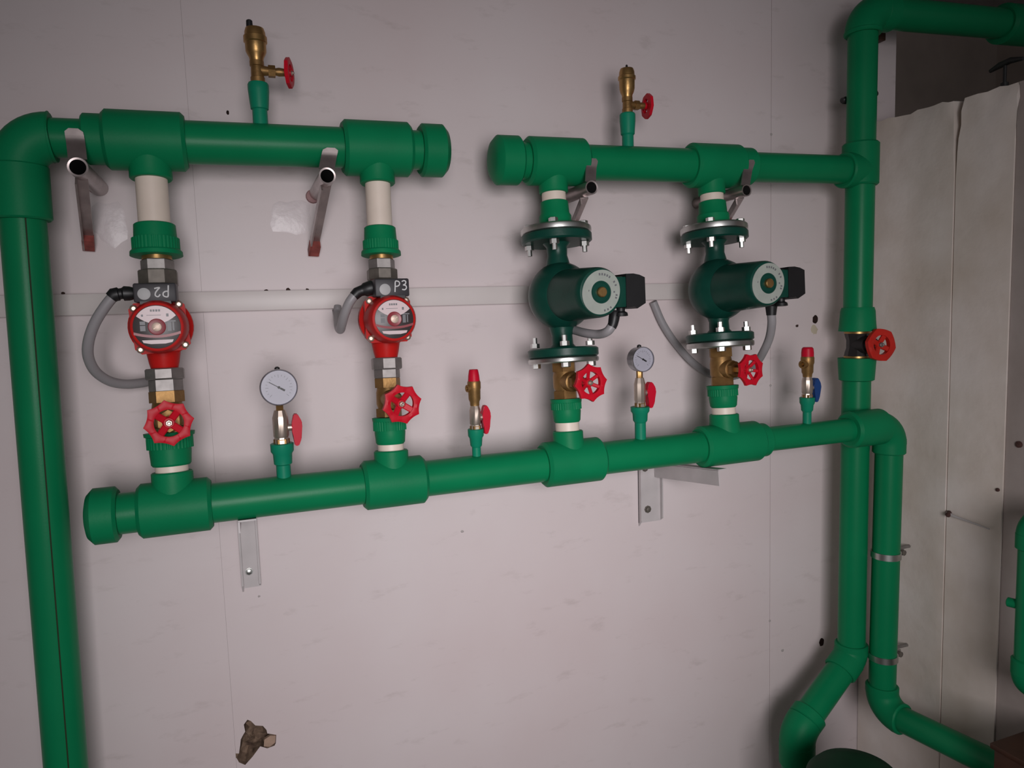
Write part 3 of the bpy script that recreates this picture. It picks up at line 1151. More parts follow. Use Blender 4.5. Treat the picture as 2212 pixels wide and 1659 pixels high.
upper_adapter(C1, 388, 485, 519, 554, 64, 84, 95, 105, 'white pipe stub and ribbed green adapter above the red pump marked P2')
union(C1, [(552, 562, 60, 'nip'), (562, 587, 64, 'hex'), (585, 618, 80, 'nut')], 'dull iron pipe union on top of the red pump marked P2',
      'darkiron', 'castiron', False)
rp1 = red_pump(C1, 706, 612, 800, 1.0, (339, 706), (285, 612, 382, 652),
               'left red circulation pump, its box marked P2 upside down', (0.25, 0.06, 0.19, 0.06, -1), 0.08)
union(C1, [(796, 820, 80, 'nut'), (819, 846, 66, 'hex')], 'grey iron pipe union under the red pump marked P2', 'castiron', 'castiron', True)
gate_valve_on(C1, 845, 905, 945, 72, (365, 914), 0.0375, 4, 'brass gate valve with red handwheel, leftmost of the four under the pumps', 0.085, 0.12)
lower_adapter(C1, 933, 968, 1005, 1019, 102, 93, 82, 66, 'green ribbed adapter with white ring below the leftmost handwheel')

upper_adapter(C2, 398, 491, 524, 553, 54, 68, 76, 85, 'white pipe stub and ribbed green adapter above the red pump marked P3')
union(C2, [(551, 561, 50, 'nip'), (561, 583, 55, 'hex'), (582, 606, 65, 'nut')], 'dull iron pipe union on top of the red pump marked P3',
      'darkiron', 'castiron', False)
rp2 = red_pump(C2, 690, 600, 774, 1.0, (852, 689), (809, 602, 885, 640),
               'right red circulation pump, its box marked P3', (0.22, 0.10, 0.21, 0.06, 1), 0.0)
union(C2, [(773, 798, 65, 'nut'), (797, 817, 54, 'hex')], 'grey iron pipe union under the red pump marked P3', 'castiron', 'castiron', True)
gate_valve_on(C2, 817, 860, 900, 56, (868, 873), 0.0365, 4, 'brass gate valve with red handwheel below the red pump marked P3', 0.085, 0.2)
lower_adapter(C2, 901, 929, 959, 972, 74, 71, 64, 55, 'green ribbed adapter with white ring below the P3 pump\'s handwheel')


# --- dark green flanged pumps
def flange_ring(c, y0, y1, dia, n_up, label, head_side, phase):
    """loose steel backing flange with its bolts; head_side: +1 bolt heads above, nuts below the pump flange"""
    g = thing('backing_flange', label, 'flange', c.yy((y0 + y1) / 2))
    t0, t1 = c.ty(y0), c.ty(y1)
    r = dia / 2
    bm = B()
    lathe(bm, c.a, c.d, [(t0, 0.030), (t0, r - 0.004), (t0 + 0.003, r - 0.0005), ((t0 + t1) / 2, r), (t1 - 0.002, r - 0.0005), (t1, r - 0.003), (t1, 0.030)], 56, cap=False)
    part('ring', bm, 'steel', g)
    u, w = frame(c.d)
    s = head_side                    # +1: heads at t0 side (above), nuts past the pump flange (below)
    th = t0 if s > 0 else t1
    for k in range(4):
        a = phase + k * PI / 2
        q = c.a + (u * math.cos(a) + w * math.sin(a)) * r * 0.78
        ax = -c.d * s                # pointing out at the head side
        bm = B()
        base = q + c.d * th
        lathe(bm, base, ax, [(0, 0.0095), (0.0085, 0.0095), (0.0095, 0.008)], 6)
        part('bolt', bm, 'steel', g)
        bm = B()
        far = q + c.d * (th + s * 0.0335)
        lathe(bm, far, -ax, [(0, 0.0095), (0.009, 0.0095), (0.009, 0.005), (0.021, 0.005)], 6)
        part('nut', bm, 'steel', g)
    return g


def green_pump(c, y_fl1, y_mid, y_fl2, dia, face_px, label):
    """flanged in-line circulator with a cylindrical motor standing out from the wall"""
    mid = c.yy(y_mid)
    p = thing('circulation_pump', label, 'pump', c.yy(y_fl2))
    t0, t1, tm = c.ty(y_fl1), c.ty(y_fl2), c.ty(y_mid)
    th = 0.018
    bm = B()
    r = dia / 2
    lathe(bm, c.a, c.d, [(t0, 0.02), (t0, r - 0.002), (t0 + 0.002, r), (t0 + th - 0.003, r), (t0 + th, r - 0.004), (t0 + th, 0.02)], 56, cap=False)
    part('flange', bm, 'pumpgreen', p)
    bm = B()
    lathe(bm, c.a, c.d, [(t1, 0.02), (t1, r - 0.002), (t1 - 0.002, r), (t1 - th + 0.003, r), (t1 - th, r - 0.004), (t1 - th, 0.02)], 56, cap=False)
    part('flange', bm, 'pumpgreen', p)
    face = P(face_px[0], face_px[1], mid.y - 0.168)
    n = (face - mid).normalized()
    ex = (Vector((1, 0, 0)) - n * n.x).normalized()
    ez = n.cross(ex)
    if ez.z < 0:
        ez = -ez
    bm = B()
    lathe(bm, c.a, c.d, [(t0 + th - 0.002, 0.030), (t0 + th + 0.008, 0.0215), (t0 + th + 0.026, 0.0205), (tm - 0.045, 0.030), (tm, 0.046),
                         (tm + 0.045, 0.031), (t1 - th - 0.026, 0.0215), (t1 - th - 0.008, 0.0225), (t1 - th + 0.002, 0.031)], 36)
    lathe(bm, mid, n, [(-0.052, 0.0), (-0.050, 0.024), (-0.040, 0.046), (-0.022, 0.062), (0.0, 0.0685), (0.018, 0.068), (0.034, 0.062),
                       (0.046, 0.053)], 48)
    part('volute', bm, 'pumpgreen', p, sharp=40)
    bm = B()
    lathe(bm, mid, n, [(0.040, 0.0530), (0.046, 0.0525), (0.150, 0.0475), (0.160, 0.0465), (0.166, 0.0435), (0.167, 0.040)], 48)
    motor = part('motor', bm, 'pumpgreen', p)
    o = mid + n * 0.167
    bm = B()
    N = 60
    ro, ri = 0.0405, 0.0210
    A, Bv, A2, B2 = [], [], [], []
    for i in range(N):
        a = 2 * PI * i / N
        d = ex * math.cos(a) + ez * math.sin(a)
        rr = ro * (1.0 + 0.045 * math.cos(2 * (a - 0.9)))
        A.append(bm.verts.new(o + d * rr))
        A2.append(bm.verts.new(o + d * rr + n * 0.0012))
        Bv.append(bm.verts.new(o + d * ri))
        B2.append(bm.verts.new(o + d * ri + n * 0.0012))
    for i in range(N):
        j = (i + 1) % N
        bm.faces.new((A[i], A[j], A2[j], A2[i]))
        bm.faces.new((A2[i], A2[j], B2[j], B2[i]))
        bm.faces.new((B2[i], B2[j], Bv[j], Bv[i]))
    lab = part('ring_label', bm, 'ringlabel', motor)
    bm = B()
    for a0, a1, rad, w in ((52, 100, 0.033, 0.0042), (16, 40, 0.0335, 0.0040), (-24, -6, 0.033, 0.004), (-8, 8, 0.0275, 0.0030),
                           (-85, -50, 0.0345, 0.0036), (165, 182, 0.0265, 0.0012)):
        k = int((a1 - a0) / 9)
        for i in range(k):
            a = math.radians(a0 + (i + 0.5) * (a1 - a0) / k)
            d = ex * math.cos(a) + ez * math.sin(a)
            sd_ = n.cross(d)
            box(bm, o + d * rad + n * 0.0014, (0.0030, w, 0.0006), (sd_, d, n))
    part('small_print', bm, 'plate_grey', lab)
    bm = B()
    lathe(bm, o, n, [(-0.002, 0.0205), (0.0008, 0.0205), (0.0008, 0.018), (-0.0004, 0.017), (-0.0004, 0)], 36)
    part('cover_disc', bm, 'pumpgreen', motor)
    bm = B()
    lathe(bm, o, n, [(-0.001, 0.0095), (0.006, 0.0095), (0.0075, 0.0080), (0.0075, 0.0)], 20)
    part('vent_plug', bm, 'brass', motor)
    # terminal box on the motor's right side
    bc = mid + n * 0.128 + ex * 0.066
    bm = B()
    box(bm, bc - ex * 0.012, (0.034, 0.058, 0.058), (ex, n, ez), bevel=0.003)
    bb = part('box_base', bm, 'pumpgreen', motor)
    bm = B()
    prof = [(-0.006, 0.034), (0.010, 0.0345), (0.024, 0.032), (0.036, 0.027), (0.037, -0.022), (0.018, -0.032), (0.012, -0.028), (-0.006, -0.030)]
    prism(bm, [bc + ex * x + ez * z - n * 0.029 for x, z in prof], n * 0.060)
    tb = part('terminal_box', bm, 'black', p)
    bm = B()
    lathe(bm, bc - ez * 0.026 + ex * 0.0, -ez, [(0, 0.009), (0.010, 0.008), (0.013, 0.013), (0.019, 0.014), (0.020, 0.010)], 16)
    part('gland_cap', bm, 'black', tb)
    return p, mid, n, ex, ez


def flanged_adapter(c, y0, y1, y2, w_ring, w_a, w_b, label):
    a = thing('flange_adapter', label, 'pipe adapter', c.yy(y2))
    turned(a, c, [(y0 - 4, w_ring), (y1 + 4, w_ring)], 'white_pipe', 'white_pipe')
    turned(a, c, [(y1, w_a - 6), (y1 + 1.5, w_a - 1), (y1 + (y2 - y1) * 0.5, w_a + 2), (y1 + (y2 - y1) * 0.62, w_b - 1), (y2 + 8, w_b)], 'body', 'greenfit')
    return a


flanged_adapter(C3, 418, 436, 488, 52, 61, 71, 'smooth green adapter with white ring on top of the left dark green pump')
flange_ring(C3, 492, 507, 0.146, 1, 'shiny steel flange with bolts on top of the left dark green pump', 1, 0.5)
gp1 = green_pump(C3, 507.5, 640, 771, 0.146, (1299, 631), 'left dark green flanged pump with pale ring label and black box')
flange_ring(C3, 771.5, 784, 0.146, 1, 'shiny steel flange with bolts under the left dark green pump', -1, 0.35)
gate_valve_on(C3, 784, 824, 861, 55, (1275, 827), 0.0375, 6, 'brass gate valve with red handwheel below the left dark green pump', 0.095, 0.1)
lower_adapter(C3, 861, 884, 912, 930, 69, 66, 60, 51, 'green ribbed adapter with white ring below the left dark green pump\'s valve')

flanged_adapter(C4, 421, 436, 484, 49, 58, 69, 'smooth green adapter with white ring on top of the right dark green pump')
flange_ring(C4, 489, 504, 0.148, 1, 'shiny steel flange with bolts on top of the right dark green pump', 1, 0.75)
gp2 = green_pump(C4, 504.5, 626, 737, 0.148, (1660, 612), 'right dark green flanged pump with pale ring label and black box')
flange_ring(C4, 737.5, 751, 0.148, 1, 'shiny steel flange with bolts under the right dark green pump', -1, 0.6)
gate_valve_on(C4, 752, 797, 832, 52, (1621, 799), 0.0365, 6, 'brass gate valve with red handwheel below the right dark green pump', 0.085, 0.35)
lower_adapter(C4, 832, 855, 880, 894, 68, 64, 58, 50, 'green ribbed adapter with white ring below the right dark green pump\'s valve')


# ------------------------------------------------------------------ small valves, vents and gauges on branches
def branch(root, v, rows, m='green2'):
    bm = B()
    lathe(bm, v.a, v.d, ring_list(v, rows), 28)
    return part('branch_socket', bm, m, root)


def vert(px, py, axis):
    """vertical axis standing on a manifold at photo x px (measured at photo height py)"""
    base = axis.xx(px)
    q = P(px, py, base.y)
    return Axis(Vector((base.x, base.y, base.z + 0.5)), Vector((base.x, base.y, base.z)))


def air_vent(axis, px, manifold, rows, y_valve, valve_w, wheel_x, wheelR, vent_rows, cap_rows, cap_dx, label, vlabel, tilt=0.12):
    v = vert(px, 0, axis)
    branch(manifold, v, rows)
    a = thing('air_vent', label, 'air vent', v.yy(vent_rows[-1][0]))
    turned(a, v, vent_rows, 'float_body', 'brass', 28)
    bm = B()
    k = mpp(v.yy(cap_rows[0][0]))
    lathe(bm, v.a + Vector((cap_dx * k, 0, 0)), v.d, ring_list(v, cap_rows), 16)
    part('vent_cap', bm, 'black', a)
    g = thing('angle_valve', vlabel, 'valve', v.yy(rows[0][0]))
    cen = v.yy(y_valve)
    k = mpp(cen)
    r = valve_w * 0.5 * k
    bm = B()
    t0, t1 = v.ty(vent_rows[-1][0] - 1), v.ty(rows[0][0] + 2)
    tm = v.ty(y_valve)
    lathe(bm, v.a, v.d, [(t0, r * 1.0), (t0 + 0.008, r * 1.0), (t0 + 0.009, r * 0.86), (t1 - 0.012, r * 0.9), (t1 - 0.011, r * 1.0), (t1, r * 1.0)], 24)
    L = wheel_x * k
    lathe(bm, cen, (1, 0, 0), [(0, r * 0.8), (L * 0.36, r * 0.62)], 20)
    lathe(bm, cen, (1, 0, 0), [(L * 0.34, r * 0.88), (L * 0.56, r * 0.88)], 6)
    lathe(bm, cen, (1, 0, 0), [(L * 0.56, r * 0.5), (L * 0.68, r * 0.62), (L * 0.84, r * 0.55)], 12)
    part('body', bm, 'darkbrass', g)
    bm = B()
    lathe(bm, cen, (1, 0, 0), [(L * 0.8, 0.003), (L, 0.003)], 10)
    part('stem', bm, 'brass', g)
    handwheel(g, cen + Vector((L, 0, 0)), (1, -tilt, 0), wheelR, 4, 'wheel', spikes=8, spike=0.06, thick=0.009, hole=0.6, dish=0.002, roll=0.2)


air_vent(UL, 566, m1, [(180, 40), (184, 44), (196, 44), (226, 39), (236, 37), (238, 31), (285, 32)], 152, 30, 66, 0.0262,
         [(60, 20), (62, 38), (70, 43), (78, 44), (80, 49), (92, 49), (94, 44), (112, 43), (118, 38), (126, 30), (134, 28)],
         [(44, 8), (46, 13), (58, 14), (64, 14)], -10, 'brass air vent with black cap on the upper left manifold',
         'brass angle valve with red wheel under the left air vent', 0.30)
air_vent(UR, 1357, m2, [(245, 30), (248, 34), (262, 34), (282, 31), (290, 30), (293, 25), (330, 25)], 226, 23, 50, 0.0262,
         [(147, 16), (149, 28), (156, 33), (164, 34), (166, 38), (172, 38), (174, 34), (192, 33), (200, 29), (206, 23), (212, 22)],
         [(140, 3), (142, 5), (150, 5)], 0, 'brass air vent with bare tip on the upper right manifold',
         'brass angle valve with red wheel under the right air vent')


def ball_valve(v, y0, y1, w, hx, hy0, hy1, m, label, wide):
    """mini ball valve with a T lever on its right side"""
    g = thing('ball_valve', label, 'valve', v.yy(y1))
    r = 0.5 * w * mpp(v.yy((y0 + y1) / 2))
    t0, t1 = v.ty(y0), v.ty(y1)
    h = t1 - t0
    bm = B()
    lathe(bm, v.a, v.d, [(t0, r * 0.72), (t0 + h * 0.16, r * 0.92), (t0 + h * 0.22, r * 1.0), (t0 + h * 0.78, r * 1.0), (t0 + h * 0.82, r * 0.9),
                         (t1 - h * 0.08, r * 0.95), (t1, r * 0.95)], 10, phase=PI / 10)
    part('body', bm, 'nickel', g)
    bm = B()
    lathe(bm, v.a, v.d, [(t1 - h * 0.13, r * 1.03), (t1 + 0.002, r * 1.03)], 6, phase=PI / 6)
    part('hex_end', bm, 'darkbrass', g)
    cy = v.yy((hy0 + hy1) / 2 - 5)
    k = mpp(cy)
    x0 = (hx[0] * k)
    bm = B()
    lathe(bm, cy, (1, 0, 0), [(r * 0.7, 0.0065), (x0 + 0.004, 0.0065)], 14)
    part('stem', bm, 'nickel', g)
    ztop_, zbot = v.yy(hy0).z, v.yy(hy1).z
    wx = (hx[1] - hx[0]) * k
    hgt = ztop_ - zbot
    zc = cy.z
    pr = [(0.12, zbot), (0.55, zbot - 0.001), (0.85, zbot + hgt * 0.2), (1.0, zc + hgt * 0.02), (0.98, zc + hgt * 0.18), (0.62, ztop_ - 0.002),
          (0.40, ztop_), (0.15, ztop_ - 0.002), (-0.05, zc + hgt * 0.16), (-0.12, zc), (0.0, zc - hgt * 0.12)]
    bm = B()
    o = Vector((cy.x + x0, cy.y, 0))
    prism(bm, [o + Vector((a * wx, -0.008, z)) for a, z in pr], (0, 0.016, 0))
    es = [e for e in bm.edges]
    bmesh.ops.bevel(bm, geom=es, offset=0.0015, segments=2, affect='EDGES')
    part('lever', bm, m, g)
    return g


def gauge(axis, px, rows, y0, y1, w, hx, hy, cyp, Rpx, stem_rows, label, vlabel, needle):
    v = vert(px, 0, axis)
    branch(m3, v, rows)
    ball_valve(v, y0, y1, w, hx, hy[0], hy[1], 'lever', vlabel, True)
    c = v.yy(cyp)
    g = thing('pressure_gauge', label, 'gauge', v.yy(stem_rows[-1][0]))
    k = mpp(c)
    R = Rpx * k
    turned(g, v, stem_rows, 'stem', 'brass', 6)
    n = Vector((0.03, -1, 0.02)).normalized()
    ex = (Vector((1, 0, 0)) - n * n.x).normalized()
    ez = n.cross(ex)
    if ez.z < 0:
        ez = -ez
    bm = B()
    lathe(bm, c, n, [(-0.010, R * 0.85), (-0.008, R * 0.95), (0.010, R * 0.95)], 44)
    part('case', bm, 'chrome', g)
    bm = B()
    lathe(bm, c, n, [(0.008, R * 0.96), (0.009, R * 0.99), (0.012, R * 1.0), (0.0155, R * 0.985), (0.0175, R * 0.955), (0.0165, R * 0.93), (0.0135, R * 0.915)], 44, cap=False)
    part('bezel', bm, 'chrome', g)
    bm = B()
    lathe(bm, c, n, [(0.010, R * 0.925), (0.0135, R * 0.925)], 44)
    dl = part('dial', bm, 'dial', g)
    bm = B()
    for i in range(19):
        a = math.radians(225 - i * 15)
        d = ex * math.cos(a) + ez * math.sin(a)
        L = R * (0.16 if i % 3 == 0 else 0.09)
        box(bm, c + n * 0.0138 + d * (R * 0.70 - L / 2), (L, R * 0.018, 0.0004), (d, n.cross(d), n))
    part('scale_marks', bm, 'plate_grey', dl)
    d = ex * math.cos(needle) + ez * math.sin(needle)
    bm = B()
    box(bm, c + n * 0.0148 + d * R * 0.22, (R * 0.75, R * 0.035, 0.0006), (d, n.cross(d), n))
    box(bm, c + n * 0.0150 - d * R * 0.22, (R * 0.26, R * 0.10, 0.0008), (d, n.cross(d), n))
    lathe(bm, c, n, [(0.0138, R * 0.07), (0.0162, R * 0.07)], 14)
    part('needle', bm, 'black', dl)
    bm = B()
    lathe(bm, c + Vector((0, 0, R * 0.93)), (0, 0, 1), [(-0.002, 0.005), (0.004, 0.0045), (0.006, 0.002)], 12)
    part('filler_plug', bm, 'black', g)


gauge(LO, 616, [(957, 45), (958, 49), (974, 48), (980, 40), (1001, 38), (1004, 30), (1050, 30)], 886, 957, 33, (24, 44), (895, 964), 836, 39.5,
      [(868, 17), (887, 17), (890, 22)], 'round pressure gauge on the lower manifold between the two red pumps',
      'small ball valve with red lever under the left pressure gauge', math.radians(148))
gauge(LO, 1384, [(878, 36), (879, 41), (888, 40), (893, 33), (908, 31), (913, 24), (958, 24)], 816, 878, 25, (17, 36), (826, 882), 776, 27.5,
      [(798, 14), (816, 14), (819, 18)], 'round pressure gauge on the lower manifold between the two dark green pumps',
      'small ball valve with red lever under the right pressure gauge', math.radians(150))


def safety_valve(axis, px, rows, y0, y1, w, hx, hy, hm, body, caprow, outlet, label, vlabel):
    v = vert(px, 0, axis)
    branch(m3, v, rows)
    ball_valve(v, y0, y1, w, hx, hy[0], hy[1], hm, vlabel, True)
    s = thing('safety_valve', label, 'valve', v.yy(body[-1][0]))
    turned(s, v, body, 'body', 'darkbrass', 20)
    turned(s, v, caprow, 'cap', 'lever', 20)
    o = v.yy(outlet[0])
    k = mpp(o)
    bm = B()
    lathe(bm, o, (-1, -0.25, 0), [(0, outlet[2] * k), (outlet[1] * k, outlet[2] * k), (outlet[1] * k, outlet[2] * 0.6 * k), (outlet[1] * k * 0.6, outlet[2] * 0.55 * k)], 18)
    part('outlet', bm, 'darkbrass', s)


safety_valve(LO, 1031, [(926, 32), (927, 35), (941, 34), (946, 28), (962, 25), (966, 19), (1020, 19)], 874, 926, 25, (16, 33), (876, 938), 'lever',
             [(823, 27), (826, 29), (838, 29), (842, 27), (862, 26), (868, 21), (876, 20)], [(798, 18), (800, 20), (812, 24), (824, 26)], (838, 18, 8),
             'brass safety valve with red cap between the P3 red pump and the left green pump',
             'small ball valve with red lever under the middle safety valve')
safety_valve(LO, 1743, [(858, 29), (859, 32), (870, 31), (875, 26), (886, 24), (890, 18), (930, 18)], 812, 858, 23, (15, 32), (817, 869), 'blue',
             [(770, 26), (773, 28), (784, 28), (788, 25), (804, 24), (808, 20), (814, 19)], [(750, 19), (753, 24), (762, 26), (771, 26)], (786, 19, 9),
             'brass safety valve with red cap at the right end of the lower manifold',
             'small ball valve with blue lever under the right-hand safety valve')


# ------------------------------------------------------------------ tube brackets carrying the upper manifolds
def tube_bracket(end_px, r, axis, strap_px, strap_w, brace_px, label, plate_px, mtube='tube', foot='rust'):
    yf = axis.a.y - 0.062
    e = P(end_px[0], end_px[1], yf)
    t = thing('pipe_bracket', label, 'bracket', (e.x, 0, e.z))
    bm = B()
    w = Vector((e.x, -0.001, e.z))
    lathe(bm, e, (0, 1, 0), [(0.002, r * 0.80), (0, r * 0.80), (-0.0005, r), (0.004, r), (-yf - 0.001, r)], 32, cap=False)
    part('tube', bm, mtube, t)
    bm = B()
    lathe(bm, e, (0, 1, 0), [(0.002, r * 0.80), (0.12, r * 0.80), (0.12, 0)], 32, cap=False)
    part('bore', bm, 'bore', t, 'inside of the tube, its shade painted black')
    # flat tongue standing up in front of the pipe
    s0 = P(strap_px[0], strap_px[1], axis.a.y - 0.046)
    sw = strap_w * mpp(s0) / 2
    zt, zb = s0.z, e.z + r * 0.9
    bm = B()
    rows = []
    n = 10
    for i in range(n + 1):
        f = i / n
        z = zb + (zt - zb) * f
        ww = sw * (1.0 if f < 0.86 else math.sqrt(max(0.12, 1 - ((f - 0.86) / 0.14) ** 2 * 0.75)))
        xx = e.x + (s0.x - e.x) * f
        yy = yf + 0.004 + (s0.y - yf - 0.004) * min(1, f * 1.6)
        rows.append([bm.verts.new((xx - ww, yy, z)), bm.verts.new((xx + ww, yy, z)), bm.verts.new((xx + ww, yy + 0.003, z)), bm.verts.new((xx - ww, yy + 0.003, z))])
    for a, b in zip(rows, rows[1:]):
        for k in range(4):
            bm.faces.new((a[k], a[(k + 1) % 4], b[(k + 1) % 4], b[k]))
    bm.faces.new(rows[0][::-1])
    bm.faces.new(rows[-1])
    part('tongue', bm, mtube, t)
    # brace down to the wall
    b0 = P(brace_px[0], brace_px[1], yf + 0.030)
    b1 = P(brace_px[2], brace_px[3], -0.003)
    d = b1 - b0
    bm = B()
    side = Vector((1, 0, 0))
    side = (side - d.normalized() * side.dot(d.normalized())).normalized()
    nn = d.normalized().cross(side)
    # angle section
    wd = brace_px[4] * mpp(b0)
    box(bm, (b0 + b1) / 2, (wd, d.length, 0.003), (side, d.normalized(), nn))
    box(bm, (b0 + b1) / 2 - side * (wd / 2 - 0.0015) + nn * wd * 0.4, (0.003, d.length, wd * 0.8), (side, d.normalized(), nn))
    part('brace', bm, mtube, t)
    bm = B()
    box(bm, b1 - d.normalized() * 0.014 + nn * wd * 0.38, (wd * 1.06, 0.030, wd * 0.84), (side, d.normalized(), nn))
    part('brace_foot', bm, foot, t)
    if plate_px:
        q = P(plate_px[0], plate_px[1], -0.004)
        k = mpp(q)
        bm = B()
        lathe(bm, q, (0, -1, 0), [(-0.003, plate_px[2] * k), (0.003, plate_px[2] * k * 0.9), (0.004, plate_px[2] * k * 0.5)], 18)
        part('wall_rosette', bm, 'primer', t)
    return t


tube_bracket((168, 361), 0.0148, UL, (158, 277), 36, (176, 384, 192, 528, 24), 'steel tube bracket with bright tongue under the upper left pipe, near the elbow', (203, 404, 13))
tube_bracket((707, 380), 0.0145, UL, (715, 319), 33, (704, 398, 676, 540, 23), 'steel tube bracket with tongue on the upper left manifold, near the end cap', (676, 424, 15))
tube_bracket((1278, 405), 0.0140, UR, (1282, 342), 25, (1262, 428, 1236, 492, 18), 'steel tube bracket beside the left branch of the upper right manifold', None)
tube_bracket((1613, 411), 0.0130, UR, (1624, 345), 23, (1598, 428, 1567, 482, 18), 'steel tube bracket at the reducer of the upper right manifold', None)


# ------------------------------------------------------------------ folded steel angle brackets under the lower manifold
def wall_bracket(tl, tr, br, bl, bolts, label, arm):
    """U-section leg on the wall from photo corners, with an arm reaching out under the pipe"""
    a, b = P(*tl, 0), P(*br, 0)
    c0 = P(*bl, 0)
    t = thing('support_bracket', label, 'bracket', (c0.x, 0, c0.z))
    x0, x1 = (P(*tl, 0).x + P(*bl, 0).x) / 2, (P(*tr, 0).x + P(*br, 0).x) / 2
    z0, z1 = (P(*bl, 0).z + P(*br, 0).z) / 2, (P(*tl, 0).z + P(*tr, 0).z) / 2
    z1 += 0.05
    bm = B()
    box(bm, ((x0 + x1) / 2, -0.0022, (z0 + z1) / 2), (x1 - x0, 0.0035, z1 - z0))
    for x in (x0 + 0.0015, x1 - 0.0015):
        prism(bm, [Vector((x - 0.0015, -0.001, z0 - 0.008 * (x < (x0 + x1) / 2))), Vector((x - 0.0015, -0.001, z1)), Vector((x - 0.0015, -0.014, z1)),
                   Vector((x - 0.0015, -0.014, z0 + 0.008))], (0.003, 0, 0))
    part('wall_leg', bm, 'painted', t)
    for (bx, by, r, m) in bolts:
        q = P(bx, by, -0.004)
        bm = B()
        lathe(bm, q, (0, -1, 0), [(0, r * 1.35), (0.0015, r * 1.35), (0.0016, r), (0.006, r * 0.9), (0.007, r * 0.4)], 8)
        part('bolt', bm, m, t)
    bm = B()
    p0, p1, hw, hh = arm
    v = p1 - p0
    d = v.normalized()
    side = Vector((1, 0, 0))
    side = (side - d * side.dot(d)).normalized()
    nn = d.cross(side)
    if nn.z < 0:
        nn = -nn
    mid_ = (p0 + p1) / 2
    box(bm, mid_ + side * hw, (hw * 2, v.length, 0.003), (side, d, nn))
    box(bm, mid_ + side * 0.0015 - nn * hh / 2, (0.003, v.length, hh), (side, d, nn))
    part('arm', bm, 'painted', t)
    return t


wall_bracket((512, 1135), (556, 1128), (562, 1262), (525, 1272), [(538, 1234, 0.006, 'steel')],
             'painted folded steel bracket on the wall under the left end of the lower manifold', (P(516, 1108, -0.004), P(514, 1127, -0.205), 0.015, 0.020))
wall_bracket((1372, 1008), (1420, 1003), (1432, 1124), (1384, 1126), [(1399, 1100, 0.007, 'darkiron'), (1393, 1012, 0.006, 'darkiron')],
             'painted folded steel bracket with sideways arm under the lower manifold, below the right gauge', (P(1413, 1001, -0.004), P(1551, 1016, -0.240), 0.012, 0.034))

# ------------------------------------------------------------------ grey cable hoses
def hose(pts, r, label, gland):
    h = thing('cable_hose', label, 'hose', pts[0])
    bm = B()
    sm = spline(pts, 8)
    sweep(bm, sm, r, 16)
    part('hose', bm, 'hose', h)
    g = B()
    sweep(g, [Vector(p) for p, _ in gland], [q for _, q in gland], 16)
    part('gland', g, 'black', h)
    return h


def hp(lst):
    return [P(x, y, yy_) for x, y, yy_ in lst]


yp = C1.yy(630).y - 0.044
hose(hp([(247, 637, yp), (225, 665, yp + 0.004), (204, 700, yp + 0.012), (191, 740, yp + 0.025), (192, 775, yp + 0.045), (210, 806, yp + 0.07),
         (245, 826, yp + 0.10), (290, 829, yp + 0.13), (335, 815, yp + 0.165), (352, 760, -0.015), (352, 678, -0.013)]), 0.0085,
     'grey cable hose looping left of the red pump marked P2',
     [(P(290, 634, yp), 0.0095), (P(280, 634, yp), 0.0115), (P(268, 634, yp), 0.0120), (P(264, 634, yp), 0.0090), (P(258, 635, yp), 0.0090),
      (P(256, 635, yp), 0.0110), (P(246, 637, yp), 0.0112), (P(240, 643, yp), 0.0098)])
yp = C2.yy(620).y - 0.040
hose(hp([(768, 635, yp), (754, 655, yp + 0.004), (744, 680, yp + 0.016), (738, 702, yp + 0.04), (735, 712, yp + 0.07), (731, 704, yp + 0.10), (729, 680, -0.025), (729, 662, -0.014)]),
     0.0085, 'short grey cable hose at the left of the red pump marked P3',
     [(P(815, 622, yp), 0.0130), (P(800, 622, yp), 0.0135), (P(788, 626, yp), 0.0125), (P(784, 627, yp), 0.0100), (P(778, 629, yp), 0.0095),
      (P(772, 632, yp), 0.0100), (P(764, 640, yp), 0.0090)])
bm = B()
q = P(729, 675, -0.010)
lathe(bm, q, (0, 0, 1), [(-0.012, 0.004), (-0.006, 0.009), (0.006, 0.010)], 12)
single('cable_grommet', bm, 'black', 'small black cable grommet under the trunking left of the P3 pump', 'grommet', q)
yp = gp1[1].y - 0.120
hose(hp([(1322, 704, yp), (1312, 716, yp + 0.006), (1294, 722, yp + 0.03), (1268, 720, yp + 0.06), (1244, 714, yp + 0.10), (1222, 706, yp + 0.14), (1200, 690, -0.03), (1192, 668, -0.014)]),
     0.0090, 'grey cable hose curling under the left dark green pump',
     [(P(1328, 670, yp), 0.0080), (P(1328, 676, yp), 0.0110), (P(1326, 690, yp), 0.0105), (P(1324, 700, yp), 0.0098), (P(1321, 707, yp), 0.0092)])
yp = gp2[1].y - 0.115
hose(hp([(1666, 676, yp), (1667, 700, yp + 0.006), (1662, 730, yp + 0.025), (1650, 758, yp + 0.05), (1635, 782, yp + 0.085), (1610, 803, yp + 0.12), (1575, 814, yp + 0.16),
         (1540, 810, -0.030), (1500, 786, -0.020), (1462, 745, -0.015), (1432, 700, -0.013), (1411, 652, -0.012)]), 0.0090,
     'long grey cable hose hanging from the trunking to the right dark green pump',
     [(P(1667, 656, yp), 0.0085), (P(1666, 662, yp), 0.0125), (P(1666, 668, yp), 0.0115), (P(1666, 681, yp), 0.0100)])

